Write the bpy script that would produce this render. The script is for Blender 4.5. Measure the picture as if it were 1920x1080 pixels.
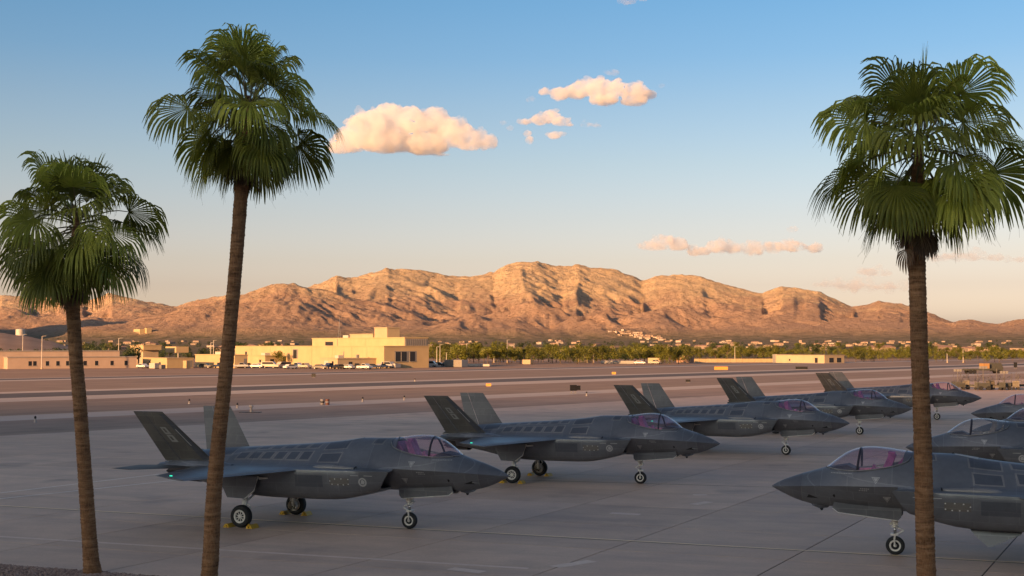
import bpy, bmesh, math, random
import numpy as np
from mathutils import Vector, Matrix
from mathutils.bvhtree import BVHTree

R = math.radians
scene = bpy.context.scene
for o in list(bpy.data.objects):
    bpy.data.objects.remove(o)
col = scene.collection

# ------------------------------------------------------------------ camera
FPX, CAMH, HORIZ = 2425.0, 6.85, 650.0          # focal length in px of a 1920 wide frame, eye height, horizon row
PITCH = math.atan((HORIZ - 540.0) / FPX)
cam_data = bpy.data.cameras.new('camera')
cam_data.sensor_width = 36.0
cam_data.lens = 36.0 * FPX / 1920.0
cam_data.clip_start = 0.5
cam_data.clip_end = 60000.0
cam = bpy.data.objects.new('camera', cam_data)
col.objects.link(cam)
cam.location = (0, 0, CAMH)
cam.rotation_euler = (math.pi / 2 + PITCH, 0, 0)
scene.camera = cam

# ------------------------------------------------------------------ sky and sun
SUN_EL, SUN_TRAVEL = R(11.0), R(38.0)            # light travels forward and to the right of the view
LX, LY = math.sin(SUN_TRAVEL), math.cos(SUN_TRAVEL)
world = bpy.data.worlds.new('World')
scene.world = world
world.use_nodes = True
wt = world.node_tree
bg = wt.nodes['Background']
sky = wt.nodes.new('ShaderNodeTexSky')
sky.sky_type = 'NISHITA'
sky.sun_disc = False
sky.sun_elevation = SUN_EL
sky.sun_rotation = math.atan2(-LX, -LY)         # azimuth of the sun itself, clockwise from +Y
sky.altitude = 350.0
sky.air_density = 1.0
sky.dust_density = 3.0
sky.ozone_density = 1.5
# dusty evening air: a warm veil low over the horizon all the way round, neutral overhead
wco = wt.nodes.new('ShaderNodeTexCoord'); wsep = wt.nodes.new('ShaderNodeSeparateXYZ'); wt.links.new(wco.outputs['Generated'], wsep.inputs[0])
veil = wt.nodes.new('ShaderNodeValToRGB'); veil.color_ramp.interpolation = 'LINEAR'
VEIL = [(0.0, (3.3, 2.6, 3.0)), (.0247, (3.02, 2.40, 2.725)), (.0453, (2.168, 1.659, 1.841)), (.0659, (1.928, 1.471, 1.543)), (.0987, (1.704, 1.357, 1.388)), (.1394, (1.472, 1.293, 1.297)), (.1836, (1.194, 1.208, 1.295)), (.219, (.934, 1.144, 1.325)), (.26, (.784, 1.11, 1.33)), (.40, (1.00, 1.08, 1.20)), (.7, (1.38, 1.18, 1.12))]
while len(veil.color_ramp.elements) < len(VEIL): veil.color_ramp.elements.new(0.9)
for el_, (p_, c_) in zip(veil.color_ramp.elements, VEIL):
    el_.position = p_; el_.color = tuple(x_ / 4.0 for x_ in c_) + (1,)
wt.links.new(wsep.outputs[2], veil.inputs[0])
wmul = wt.nodes.new('ShaderNodeVectorMath'); wmul.operation = 'MULTIPLY'
wt.links.new(sky.outputs[0], wmul.inputs[0]); wt.links.new(veil.outputs[0], wmul.inputs[1])
wsc = wt.nodes.new('ShaderNodeVectorMath'); wsc.operation = 'SCALE'; wsc.inputs['Scale'].default_value = 4.0
wt.links.new(wmul.outputs[0], wsc.inputs[0]); wt.links.new(wsc.outputs[0], bg.inputs[0])
bg.inputs[1].default_value = 0.068

sun_data = bpy.data.lights.new('sun', 'SUN')
sun_data.energy = 5.0
sun_data.angle = R(0.53)
sun_data.color = (1.0, 0.51, 0.205)
sun = bpy.data.objects.new('sun', sun_data)
col.objects.link(sun)
sun.location = (-300, -260, 120)
sun.rotation_euler = Vector((LX * math.cos(SUN_EL), LY * math.cos(SUN_EL), -math.sin(SUN_EL))).to_track_quat('-Z', 'Y').to_euler()

scene.view_settings.view_transform = 'Standard'
scene.view_settings.look = 'None'
scene.view_settings.exposure = 1.05
scene.view_settings.gamma = 1.0
scene.view_settings.use_curve_mapping = False
scene.render.engine = 'CYCLES'
scene.cycles.use_denoising = True
scene.cycles.max_bounces = 8
scene.cycles.diffuse_bounces = 3
scene.cycles.glossy_bounces = 3
scene.cycles.transparent_max_bounces = 12
scene.cycles.volume_bounces = 5

# ------------------------------------------------------------------ helpers
def ray(px, py):
    x, y, z = px - 960.0, FPX, 540.0 - py
    return Vector((x, y * math.cos(PITCH) - z * math.sin(PITCH), y * math.sin(PITCH) + z * math.cos(PITCH)))

def ground(px, py, z=0.0):
    d = ray(px, py)
    return Vector((0, 0, CAMH)) + d * ((z - CAMH) / d.z)

def at(px, py, Y):
    """the point of a view ray that lies at depth Y"""
    d = ray(px, py)
    return Vector((0, 0, CAMH)) + d * (Y / d.y)

def tag(o, label=None, cat=None, group=None, kind=None):
    if label: o['label'] = label
    if cat: o['category'] = cat
    if group: o['group'] = group
    if kind: o['kind'] = kind
    return o

def link(name, me, parent=None, loc=None):
    o = bpy.data.objects.new(name, me)
    col.objects.link(o)
    if parent is not None: o.parent = parent
    if loc is not None: o.location = loc
    return o

def empty(name, loc=(0, 0, 0), rz=0.0):
    o = bpy.data.objects.new(name, None)
    o.empty_display_size = 0.3
    col.objects.link(o)
    o.location = loc
    o.rotation_euler = (0, 0, rz)
    return o

def mesh(name, verts, faces, mats=None, smooth=False, midx=None):
    me = bpy.data.meshes.new(name)
    me.from_pydata([tuple(v) for v in verts], [], [tuple(f) for f in faces])
    if mats is not None:
        for m in (mats if isinstance(mats, (list, tuple)) else [mats]):
            me.materials.append(m)
    if midx is not None:
        me.polygons.foreach_set('material_index', midx)
    if smooth:
        me.polygons.foreach_set('use_smooth', [True] * len(me.polygons))
    me.update()
    return me

class MB:
    """collects simple solids into one mesh"""
    def __init__(self):
        self.v, self.f, self.m = [], [], []
    def add(self, verts, faces, mi=0):
        n = len(self.v)
        self.v += [tuple(p) for p in verts]
        self.f += [tuple(i + n for i in q) for q in faces]
        self.m += [mi] * len(faces)
        return self
    def box(self, x0, x1, y0, y1, z0, z1, mi=0):
        v = [(x0, y0, z0), (x1, y0, z0), (x1, y1, z0), (x0, y1, z0), (x0, y0, z1), (x1, y0, z1), (x1, y1, z1), (x0, y1, z1)]
        return self.add(v, [(3, 2, 1, 0), (4, 5, 6, 7), (0, 1, 5, 4), (1, 2, 6, 5), (2, 3, 7, 6), (3, 0, 4, 7)], mi)
    def tube(self, pts, rad, n=8, mi=0, cap=True):
        pts = [Vector(p) for p in pts]
        if not isinstance(rad, (list, tuple)): rad = [rad] * len(pts)
        rings = []
        for i, p in enumerate(pts):
            d = (pts[min(i + 1, len(pts) - 1)] - pts[max(i - 1, 0)]).normalized()
            a = Vector((0, 0, 1)) if abs(d.z) < .9 else Vector((1, 0, 0))
            u = d.cross(a).normalized(); w = d.cross(u)
            rings.append([p + (u * math.cos(2 * math.pi * k / n) + w * math.sin(2 * math.pi * k / n)) * rad[i] for k in range(n)])
        v = [q for r_ in rings for q in r_]
        f = []
        for i in range(len(rings) - 1):
            for k in range(n):
                k2 = (k + 1) % n
                f.append((i * n + k, i * n + k2, (i + 1) * n + k2, (i + 1) * n + k))
        if cap:
            f.append(tuple(range(n - 1, -1, -1)))
            f.append(tuple(range((len(rings) - 1) * n, len(rings) * n)))
        return self.add(v, f, mi)
    def lathe(self, prof, axis='y', c=(0, 0, 0), n=24, mi=0):
        """prof: (offset along axis, radius)"""
        v, f = [], []
        for (t, r_) in prof:
            for k in range(n):
                a = 2 * math.pi * k / n
                p = {'y': (r_ * math.cos(a), t, r_ * math.sin(a)), 'x': (t, r_ * math.cos(a), r_ * math.sin(a)), 'z': (r_ * math.cos(a), r_ * math.sin(a), t)}[axis]
                v.append((p[0] + c[0], p[1] + c[1], p[2] + c[2]))
        for i in range(len(prof) - 1):
            for k in range(n):
                k2 = (k + 1) % n
                f.append((i * n + k, i * n + k2, (i + 1) * n + k2, (i + 1) * n + k))
        return self.add(v, f, mi)
    def prism(self, poly, fn_a, fn_b, mi=0):
        """poly of 2-D points; fn_a / fn_b place the two faces"""
        n = len(poly)
        v = [fn_a(*p) for p in poly] + [fn_b(*p) for p in poly]
        f = [tuple(range(n)), tuple(range(2 * n - 1, n - 1, -1))]
        f += [(i, i + n, (i + 1) % n + n, (i + 1) % n) for i in range(n)]
        return self.add(v, f, mi)
    def mesh(self, name, mats, smooth=False):
        return mesh(name, self.v, self.f, mats, smooth, self.m)
    def build(self, name, mats, parent=None, smooth=False, loc=None):
        return link(name, self.mesh(name, mats, smooth), parent, loc)

def fix_normals(me):
    bm = bmesh.new(); bm.from_mesh(me)
    bmesh.ops.recalc_face_normals(bm, faces=bm.faces)
    bm.to_mesh(me); bm.free()
    return me

def lerp_table(tab, s):
    """tab: rows (s, a, b, c ...); smooth (Catmull-Rom) interpolation"""
    n = len(tab)
    if s <= tab[0][0]: return list(tab[0][1:])
    if s >= tab[-1][0]: return list(tab[-1][1:])
    for i in range(n - 1):
        if tab[i][0] <= s <= tab[i + 1][0]:
            h = tab[i + 1][0] - tab[i][0]
            t = (s - tab[i][0]) / h
            out = []
            for k in range(1, len(tab[0])):
                y0, y1 = tab[i][k], tab[i + 1][k]
                m0 = (tab[i + 1][k] - tab[i - 1][k]) / (tab[i + 1][0] - tab[i - 1][0]) if i > 0 else (y1 - y0) / h
                m1 = (tab[i + 2][k] - tab[i][k]) / (tab[i + 2][0] - tab[i][0]) if i + 2 < n else (y1 - y0) / h
                out.append((2*t**3 - 3*t*t + 1) * y0 + (t**3 - 2*t*t + t) * h * m0 + (-2*t**3 + 3*t*t) * y1 + (t**3 - t*t) * h * m1)
            return out

# ------------------------------------------------------------------ materials
class NT:
    def __init__(self, name):
        self.m = bpy.data.materials.new(name)
        self.m.use_nodes = True
        self.t = self.m.node_tree
        self.b = self.t.nodes['Principled BSDF']
        self.out = self.t.nodes['Material Output']
    def n(self, kind, **kw):
        x = self.t.nodes.new(kind)
        for k, v in kw.items():
            if k.startswith('i_'):
                key = k[2:]
                x.inputs[int(key) if key.isdigit() else key.replace('_', ' ')].default_value = v
            else: setattr(x, k, v)
        return x
    def l(self, a, b): self.t.links.new(a, b)
    def pos(self): return self.n('ShaderNodeNewGeometry').outputs['Position']
    def obj(self): return self.n('ShaderNodeTexCoord').outputs['Object']
    def noise(self, vec, scale, detail=4.0, rough=0.55, stretch=None):
        if stretch is not None:
            mp = self.n('ShaderNodeMapping'); mp.inputs['Scale'].default_value = stretch
            self.l(vec, mp.inputs[0]); vec = mp.outputs[0]
        x = self.n('ShaderNodeTexNoise'); x.inputs['Scale'].default_value = scale
        x.inputs['Detail'].default_value = detail; x.inputs['Roughness'].default_value = rough
        self.l(vec, x.inputs['Vector'])
        return x.outputs['Fac']
    def ramp(self, fac, stops):
        x = self.n('ShaderNodeValToRGB')
        e = x.color_ramp.elements
        while len(e) < len(stops): e.new(0.5)
        for el, (p, c) in zip(e, stops):
            el.position = p
            el.color = (c, c, c, 1) if isinstance(c, (int, float)) else (c[0], c[1], c[2], 1)
        self.l(fac, x.inputs[0])
        return x.outputs[0]
    def mix(self, fac, a, b, mode='MIX'):
        x = self.n('ShaderNodeMix', data_type='RGBA', blend_type=mode)
        for sock, val in ((x.inputs[0], fac), (x.inputs[6], a), (x.inputs[7], b)):
            if isinstance(val, (int, float)): sock.default_value = val
            elif isinstance(val, (tuple, list)): sock.default_value = (val[0], val[1], val[2], 1)
            else: self.l(val, sock)
        return x.outputs[2]
    def math(self, op, a, b=None):
        x = self.n('ShaderNodeMath', operation=op)
        for sock, val in ((x.inputs[0], a), (x.inputs[1], b)):
            if val is None: continue
            if isinstance(val, (int, float)): sock.default_value = val
            else: self.l(val, sock)
        return x.outputs[0]
    def bump(self, h, strength=0.3, dist=0.02):
        x = self.n('ShaderNodeBump'); x.inputs['Strength'].default_value = strength; x.inputs['Distance'].default_value = dist
        self.l(h, x.inputs['Height']); self.l(x.outputs[0], self.b.inputs['Normal'])
    def color(self, c):
        if isinstance(c, (tuple, list)): self.b.inputs['Base Color'].default_value = (c[0], c[1], c[2], 1)
        else: self.l(c, self.b.inputs['Base Color'])
    def set(self, **kw):
        for k, v in kw.items(): self.b.inputs[k.replace('_', ' ')].default_value = v
        return self

def plain(name, c, rough=0.7, metal=0.0, spec=0.5, var=0.12, scale=3.0, coord='obj'):
    t = NT(name)
    f = t.noise(t.obj() if coord == 'obj' else t.pos(), scale, 4)
    t.color(t.ramp(f, [(0.25, tuple(x * (1 - var) for x in c)), (0.75, tuple(min(1, x * (1 + var)) for x in c))]))
    t.set(Roughness=rough, Metallic=metal)
    t.b.inputs['Specular IOR Level'].default_value = spec
    return t.m

random.seed(7)
# ================================================================== LAND
def hash2(ix, iy, seed=0):
    n = (ix.astype(np.int64) * 374761393 + iy.astype(np.int64) * 668265263 + seed * 1442695041) & 0x7fffffff
    n = ((n ^ (n >> 13)) * 1274126177) & 0x7fffffff
    n = n ^ (n >> 16)
    return (n & 0xffff) / 65535.0

def vnoise(x, y, seed=0):
    ix, iy = np.floor(x), np.floor(y)
    fx, fy = x - ix, y - iy
    ux, uy = fx * fx * fx * (fx * (fx * 6 - 15) + 10), fy * fy * fy * (fy * (fy * 6 - 15) + 10)
    a, b = hash2(ix, iy, seed), hash2(ix + 1, iy, seed)
    c, d = hash2(ix, iy + 1, seed), hash2(ix + 1, iy + 1, seed)
    return (a + (b - a) * ux) * (1 - uy) + (c + (d - c) * ux) * uy

def fbm(x, y, octs=5, seed=0, gain=0.5):
    s, a, t = 0, 1.0, 0.0
    for o in range(octs):
        s = s + a * (vnoise(x, y, seed + o) - 0.5); t += a
        x, y, a = x * 2.03 + 17.3, y * 2.03 - 9.1, a * gain
    return s / t * 2

def gully(px, py, dx, dy, seed):
    """stripes that run along the local slope: erosion gullies"""
    ix, iy = np.floor(px), np.floor(py)
    fx, fy = px - ix, py - iy
    va = np.zeros_like(px); vx = np.zeros_like(px); vy = np.zeros_like(px); wt_ = np.zeros_like(px)
    for i in (-2, -1, 0, 1):
        for j in (-2, -1, 0, 1):
            hx, hy = hash2(ix - i, iy - j, seed) * 0.5, hash2(ix - i, iy - j, seed + 50) * 0.5
            qx, qy = fx + i - hx, fy + j - hy
            w = np.exp(-(qx * qx + qy * qy) * 2)
            mag = (qx * dx + qy * dy) * 2 * math.pi
            va += np.cos(mag) * w
            sn = -np.sin(mag) * w
            vx += sn * dx; vy += sn * dy; wt_ += w
    return va / wt_, vx / wt_, vy / wt_

SKYLINE = [(-300, 560), (-200, 566), (-100, 556), (0, 553), (60, 560), (110, 556), (160, 563), (205, 548), (240, 553), (285, 565), (330, 577), (370, 566), (400, 561), (440, 556), (470, 558), (500, 553), (560, 546), (600, 530),
    (630, 517), (660, 521), (700, 508), (725, 501), (760, 503), (800, 506), (830, 513), (860, 518), (880, 516), (900, 513), (925, 508), (950, 492), (980, 485), (1010, 486),
    (1040, 496), (1060, 499), (1085, 493), (1105, 500), (1150, 507), (1185, 517), (1205, 527), (1230, 519), (1280, 516), (1320, 520), (1360, 533), (1400, 546), (1430, 553), (1465, 539),
    (1490, 541), (1510, 546), (1540, 550), (1570, 563), (1600, 574), (1650, 562), (1690, 568), (1720, 576), (1760, 590), (1790, 600), (1815, 597), (1850, 603), (1870, 605), (1900, 597),
    (1960, 594), (2050, 600), (2200, 590), (2500, 600)]
SKX = np.array([(p[0] - 960) / FPX for p in SKYLINE]); SKY_ = np.array([(HORIZ - p[1]) / FPX for p in SKYLINE])

def plain_z(x, y):
    """the gently rising plain the town stands on"""
    t = np.clip((y - 620) / 4200, 0, 1.6)
    return 26.0 * t * t + 4.0 * t

def terrain_base(x, y):
    a = x / y
    # main ridge: distance and height follow the skyline
    yr = 7600 + 500 * np.sin(a * 9 + 0.6) + np.where(a < -0.2, (-0.2 - a) * 9000, 0)
    hr = np.interp(a, SKX, SKY_) * yr
    foot = 5000 + 350 * np.sin(a * 14 + 1.0)
    t = (y - foot) / (yr - foot)
    up = np.clip(t, 0, 1)
    prof = 0.10 * up + 0.90 * up ** 1.45
    back = np.clip((y - yr) / 2500, 0, 1)
    z = hr * np.where(t <= 1, prof, 1 - 0.85 * back ** 1.2)
    def hill(cx, px, py, Y, rad, sx=1.0):
        X0 = (px - 960) / FPX * Y
        top = (HORIZ - py) / FPX * Y
        d = np.sqrt((((x - X0) / sx) ** 2 + (y - Y) ** 2) / rad ** 2 + .012) - .11
        return top * np.clip(1 - d, 0, 1) ** 1.15
    k = 30.0
    for args in ((0, 530, 541, 6100, 1150, 1.0), (0, 430, 585, 5900, 700, 1.3), (0, 880, 590, 5700, 620, 1.1), (0, 700, 588, 5900, 620, 1.0), (0, 1270, 575, 6100, 800, 1.1), (0, 990, 570, 6100, 800, .9),
                 (0, 140, 592, 6500, 800, 1.4), (0, 300, 592, 6900, 800, 1.3), (0, 20, 585, 6900, 900, 1.3), (0, 1600, 600, 6000, 700, 1.3), (0, 1450, 590, 6000, 650, 1.0), (0, 1130, 588, 5800, 600, .8)):
        hz = hill(*args)
        m = np.maximum(z, hz)
        z = m + k * 0.25 * np.clip(1 - np.abs(z - hz) / k, 0, 1) ** 2 * np.where(hz > 3, 1, 0)
    return z

def build_terrain():
    na, nr = 900, 330
    aa = np.linspace(-0.62, 0.62, na)
    rr = np.concatenate([np.linspace(700, 4600, 70, endpoint=False), np.linspace(4600, 8700, 300, endpoint=False), np.linspace(8700, 13000, 40)])
    nr = len(rr)
    A, Y = np.meshgrid(aa, rr)
    X = A * Y
    z = terrain_base(X, Y)
    e = 12.0
    mask = np.clip(z / 160.0, 0, 1)
    z = z + 26 * fbm(X / 900, Y / 900, 4, 3) * mask
    gx = (terrain_base(X + e, Y) - terrain_base(X - e, Y)) / (2 * e) + 0.10 * fbm(X / 500, Y / 500, 3, 8)
    gy = (terrain_base(X, Y + e) - terrain_base(X, Y - e)) / (2 * e) + 0.10 * fbm(X / 500, Y / 500, 3, 9)
    # the skyline stays where the photograph has it: gullies fade towards the crest
    yr = 7600 + 500 * np.sin(A * 9 + 0.6) + np.where(A < -0.2, (-0.2 - A) * 9000, 0)
    crest = 0.06 + 0.94 * np.clip(np.abs(Y - yr) / 1000, 0, 1) ** 1.2
    amp, freq = 54.0, 1 / 540.0
    hx = np.zeros_like(z); hy = np.zeros_like(z); tot = np.zeros_like(z)
    steep = np.clip((np.sqrt(gx * gx + gy * gy) - 0.05) / 0.20, 0, 1)
    for o in range(6):
        dx, dy = gy + hy * 0.9, -(gx + hx * 0.9)
        ln = np.sqrt(dx * dx + dy * dy) + 1e-6
        sc_ = np.minimum(ln * 2.6, 1.15) / ln
        v, vx, vy = gully(X * freq, Y * freq, dx * sc_, dy * sc_, 20 + o)
        v = 1.0 - 1.75 * np.sqrt(np.clip((1 - v) / 2, 0, 1))
        tot += v * amp * steep * (1 if o < 2 else np.clip(np.abs(Y - yr) / 500, 0.05, 1)); hx += vx * amp * freq * 2.2; hy += vy * amp * freq * 2.2
        amp *= 0.62; freq *= 1.85
    z = z + tot * mask * crest
    z = z + (11 * fbm(X / 80, Y / 80, 3, 31) - 8 * np.abs(fbm(X / 34, Y / 34, 2, 37))) * mask
    z = np.maximum(z, 0) * np.clip(mask * 3, 0, 1) + plain_z(X, Y) + 1.2 * fbm(X / 260, Y / 260, 3, 41) * np.clip((Y - 900) / 500, 0, 1)
    z += CAMH * np.clip(mask, 0, 1)
    z -= plain_z(X, Y) * np.clip(mask * 1.5, 0, 1)
    z[0, :] = -0.9
    v = np.stack([X, Y, z], -1).reshape(-1, 3)
    idx = np.arange(na * nr).reshape(nr, na)
    f = np.stack([idx[:-1, :-1], idx[:-1, 1:], idx[1:, 1:], idx[1:, :-1]], -1).reshape(-1, 4)
    me = bpy.data.meshes.new('terrain')
    me.vertices.add(len(v)); me.vertices.foreach_set('co', v.ravel())
    me.loops.add(f.size); me.loops.foreach_set('vertex_index', f.ravel())
    me.polygons.add(len(f)); me.polygons.foreach_set('loop_start', np.arange(0, f.size, 4)); me.polygons.foreach_set('loop_total', np.full(len(f), 4))
    me.polygons.foreach_set('use_smooth', np.ones(len(f), bool))
    me.update(); me.validate()
    return me, aa, rr, z

def mountain_material():
    t = NT('mountain_rock')
    p = t.pos()
    sep = t.n('ShaderNodeSeparateXYZ'); t.l(p, sep.inputs[0])
    big = t.noise(p, 0.004, 6, 0.6)
    mid = t.noise(p, 0.03, 6, 0.65)
    # pale bare granite high up, brown scrub on the lower slopes
    hgt = t.math('MULTIPLY', sep.outputs[2], 1 / 480.0)
    hgt = t.math('ADD', hgt, t.math('MULTIPLY', t.math('SUBTRACT', big, 0.5), 0.9))
    rock = t.ramp(mid, [(0.3, (0.50, 0.37, 0.225)), (0.7, (0.64, 0.48, 0.31))])
    scrub = t.ramp(mid, [(0.3, (0.36, 0.24, 0.17)), (0.7, (0.48, 0.33, 0.235))])
    c = t.mix(t.ramp(hgt, [(0.42, 0.0), (0.72, 1.0)]), scrub, rock)
    vor = t.n('ShaderNodeTexVoronoi'); vor.inputs['Scale'].default_value = 0.035
    t.l(p, vor.inputs['Vector'])
    spots = t.ramp(vor.outputs['Distance'], [(0.08, 0.62), (0.40, 1.0)])
    c = t.mix(1.0, c, spots, 'MULTIPLY')
    # the plain at the foot: dusty olive
    plainf = t.ramp(t.math('MULTIPLY', sep.outputs[2], 1 / 120.0), [(0.35, 0.0), (0.75, 1.0)])
    low = t.ramp(t.noise(p, 0.02, 5), [(0.35, (0.12, 0.115, 0.07)), (0.65, (0.30, 0.23, 0.16))])
    t.color(t.mix(plainf, low, c))
    t.set(Roughness=0.95); t.b.inputs['Specular IOR Level'].default_value = 0.1
    bh = t.math('ADD', t.noise(p, 0.045, 8, 0.75), t.math('MULTIPLY', t.noise(p, 0.11, 5, 0.7), 0.4))
    t.bump(bh, 1.0, 20.0)
    return t.m

terr_me, T_AA, T_RR, T_Z = build_terrain()
terr_me.materials.append(mountain_material())
terrain = link('terrain', terr_me)
tag(terrain, 'tan desert mountain range rising above a flat scrub plain', kind='structure')

def terrain_z(x, y):
    a = x / y
    i = int(np.clip(np.searchsorted(T_RR, y) - 1, 0, len(T_RR) - 2)); j = int(np.clip(np.searchsorted(T_AA, a) - 1, 0, len(T_AA) - 2))
    u = (y - T_RR[i]) / (T_RR[i + 1] - T_RR[i]); w = (a - T_AA[j]) / (T_AA[j + 1] - T_AA[j])
    u = min(max(u, 0), 1); w = min(max(w, 0), 1)
    return float((T_Z[i, j] * (1 - w) + T_Z[i, j + 1] * w) * (1 - u) + (T_Z[i + 1, j] * (1 - w) + T_Z[i + 1, j + 1] * w) * u)

# the range behind the camera that the sun is about to set behind: its shade lies over the apron
def build_west_range():
    tan_e = math.tan(SUN_EL)
    Yr = -1950.0
    top = (172.0 - Yr) / LY * tan_e                   # mid penumbra falls about 172 m in front of the camera
    xs = np.linspace(-7000, 3000, 220); us = np.linspace(-1, 1, 25)
    v = []
    for u in us:
        for x in xs:
            n = float(fbm(np.array([x / 420.0]), np.array([u * 2.1]), 4, 77)[0])
            crest = top + 10 * math.sin(x / 260.0) * (1 if abs(u) < 1 else 0)
            z = crest * (1 - abs(u)) ** 0.9 + 45 * n * abs(u) * (1 - abs(u)) * 2
            v.append((x, Yr + u * 1150.0, z - 1.5))
    n = len(xs)
    f = [(i * n + j, i * n + j + 1, (i + 1) * n + j + 1, (i + 1) * n + j) for i in range(len(us) - 1) for j in range(n - 1)]
    me = mesh('hills', v, f, [terr_me.materials[0]], True)
    return tag(link('hills', me), 'desert range behind the viewer with the low sun behind it', kind='structure')
build_west_range()

def build_side_hills():
    """unseen peaks added left of the frame to shade the foothills at far left"""
    v, f = [], []
    n = 56
    xs, ys = np.linspace(-4700, -2050, n), np.linspace(3000, 6000, n)
    X, Y = np.meshgrid(xs, ys)
    z = np.zeros_like(X)
    for cx, cy, h, r_ in ((-3500, 3950, 720, 1080), (-2880, 4950, 640, 790), (-3750, 5000, 560, 900)):
        d = np.sqrt(((X - cx) ** 2 + (Y - cy) ** 2) / r_ ** 2)
        z = np.maximum(z, h * np.clip(1 - d, 0, 1) ** 1.05)
    z = z + 50 * fbm(X / 420, Y / 420, 5, 91) * np.clip(z / 150, 0, 1)
    z = np.where(z < 2, -2, z)
    v = np.stack([X, Y, z], -1).reshape(-1, 3)
    f = [(i * n + j, i * n + j + 1, (i + 1) * n + j + 1, (i + 1) * n + j) for i in range(n - 1) for j in range(n - 1)]
    return tag(link('side_hills', mesh('side_hills', v, f, [terr_me.materials[0]], True)), 'unseen peaks added left of the view to shade the foothills', kind='structure')
build_side_hills()
# ================================================================== GROUND
BD = R(50.0)                                            # the runway and its strips run this way
DV, QV = Vector((math.cos(BD), math.sin(BD), 0)), Vector((-math.sin(BD), math.cos(BD), 0))
HD = R(-21.05)                                          # lead-in lines and parked jets
UV, NV = Vector((math.cos(HD), math.sin(HD), 0)), Vector((-math.sin(HD), math.cos(HD), 0))
JD = R(62.5)                                            # long joints of the slabs
JV = Vector((math.cos(JD), math.sin(JD), 0))

def soil_material():
    t = NT('desert_soil'); p = t.pos()
    a = t.noise(p, 0.05, 6, 0.6); b = t.noise(p, 0.9, 5, 0.6)
    streak = t.noise(p, 0.06, 5, 0.6, None)
    c = t.ramp(a, [(0.3, (0.27, 0.175, 0.125)), (0.7, (0.37, 0.255, 0.19))])
    c = t.mix(t.ramp(b, [(0.35, 0.0), (0.7, 0.35)]), c, (0.21, 0.15, 0.11))
    t.color(c); t.set(Roughness=0.95); t.b.inputs['Specular IOR Level'].default_value = 0.15
    t.bump(t.noise(p, 1.5, 6, 0.7), 0.5, 0.15)
    return t.m

def strip_material(name, c, var, streak=0.5):
    t = NT(name); p = t.pos()
    mp = t.n('ShaderNodeMapping', vector_type='TEXTURE'); mp.inputs['Rotation'].default_value = (0, 0, BD); mp.inputs['Scale'].default_value = (14, 1, 1)
    t.l(p, mp.inputs[0])
    s = t.noise(mp.outputs[0], 0.35, 6, 0.65)
    b = t.noise(p, 0.12, 5, 0.6)
    f = t.math('ADD', t.math('MULTIPLY', s, streak), t.math('MULTIPLY', b, 1 - streak))
    t.color(t.ramp(f, [(0.32, tuple(x * (1 - var) for x in c)), (0.68, tuple(x * (1 + var) for x in c))]))
    t.set(Roughness=0.85); t.b.inputs['Specular IOR Level'].default_value = 0.25
    t.bump(t.noise(p, 6.0, 4), 0.2, 0.02)
    return t.m

def concrete_material():
    t = NT('apron_concrete'); p = t.pos()
    oi = t.n('ShaderNodeObjectInfo')
    big = t.noise(p, 0.055, 5, 0.6); mid = t.noise(p, 0.5, 6, 0.62); fine = t.noise(p, 9.0, 4, 0.6)
    mp = t.n('ShaderNodeMapping', vector_type='TEXTURE'); mp.inputs['Rotation'].default_value = (0, 0, HD); mp.inputs['Scale'].default_value = (7, 1, 1)
    t.l(p, mp.inputs[0])
    streak = t.noise(mp.outputs[0], 0.55, 6, 0.65)
    c = t.ramp(big, [(0.30, (0.58, 0.39, 0.285)), (0.70, (0.72, 0.51, 0.375))])
    c = t.mix(t.ramp(mid, [(0.30, 0.75), (0.62, 0.0)]), c, (0.47, 0.31, 0.225))
    c = t.mix(t.ramp(streak, [(0.48, 0.0), (0.75, 0.7)]), c, (0.38, 0.27, 0.215))
    oil = t.noise(p, 0.23, 3, 0.5)
    c = t.mix(t.ramp(oil, [(0.60, 0.0), (0.78, 0.65)]), c, (0.20, 0.155, 0.13))
    tone = t.ramp(oi.outputs['Random'], [(0.0, 0.83), (1.0, 1.0)])
    c = t.mix(1.0, c, tone, 'MULTIPLY')
    c = t.mix(1.0, c, t.ramp(fine, [(0.3, 0.93), (0.7, 1.06)]), 'MULTIPLY')
    t.color(c)
    t.l(t.ramp(mid, [(0.3, 0.60), (0.7, 0.78)]), t.b.inputs['Roughness'])
    t.b.inputs['Specular IOR Level'].default_value = 0.35
    t.bump(t.math('ADD', fine, t.math('MULTIPLY', mid, 2.0)), 0.12, 0.02)
    return t.m

M = {}
M['soil'] = soil_material()
M['concrete'] = concrete_material()
M['asphalt'] = strip_material('old_asphalt', (0.31, 0.215, 0.165), 0.32)
M['runway'] = strip_material('runway_asphalt', (0.11, 0.095, 0.09), 0.25)
M['pale_strip'] = strip_material('pale_shoulder', (0.46, 0.375, 0.325), 0.12, 0.7)
M['dirt'] = strip_material('brown_infield', (0.265, 0.185, 0.137), 0.26, 0.62)
M['joint'] = plain('joint_filler', (0.055, 0.05, 0.05), 0.9, coord='pos')

# one sheet to the horizon
gme = mesh('ground', [(-16000, -4000, -0.07), (16000, -4000, -0.07), (16000, 16000, -0.07), (-16000, 16000, -0.07)], [(0, 1, 2, 3)], [M['soil']])
tag(link('ground', gme), 'bare desert soil beyond the airfield', kind='structure')

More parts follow.
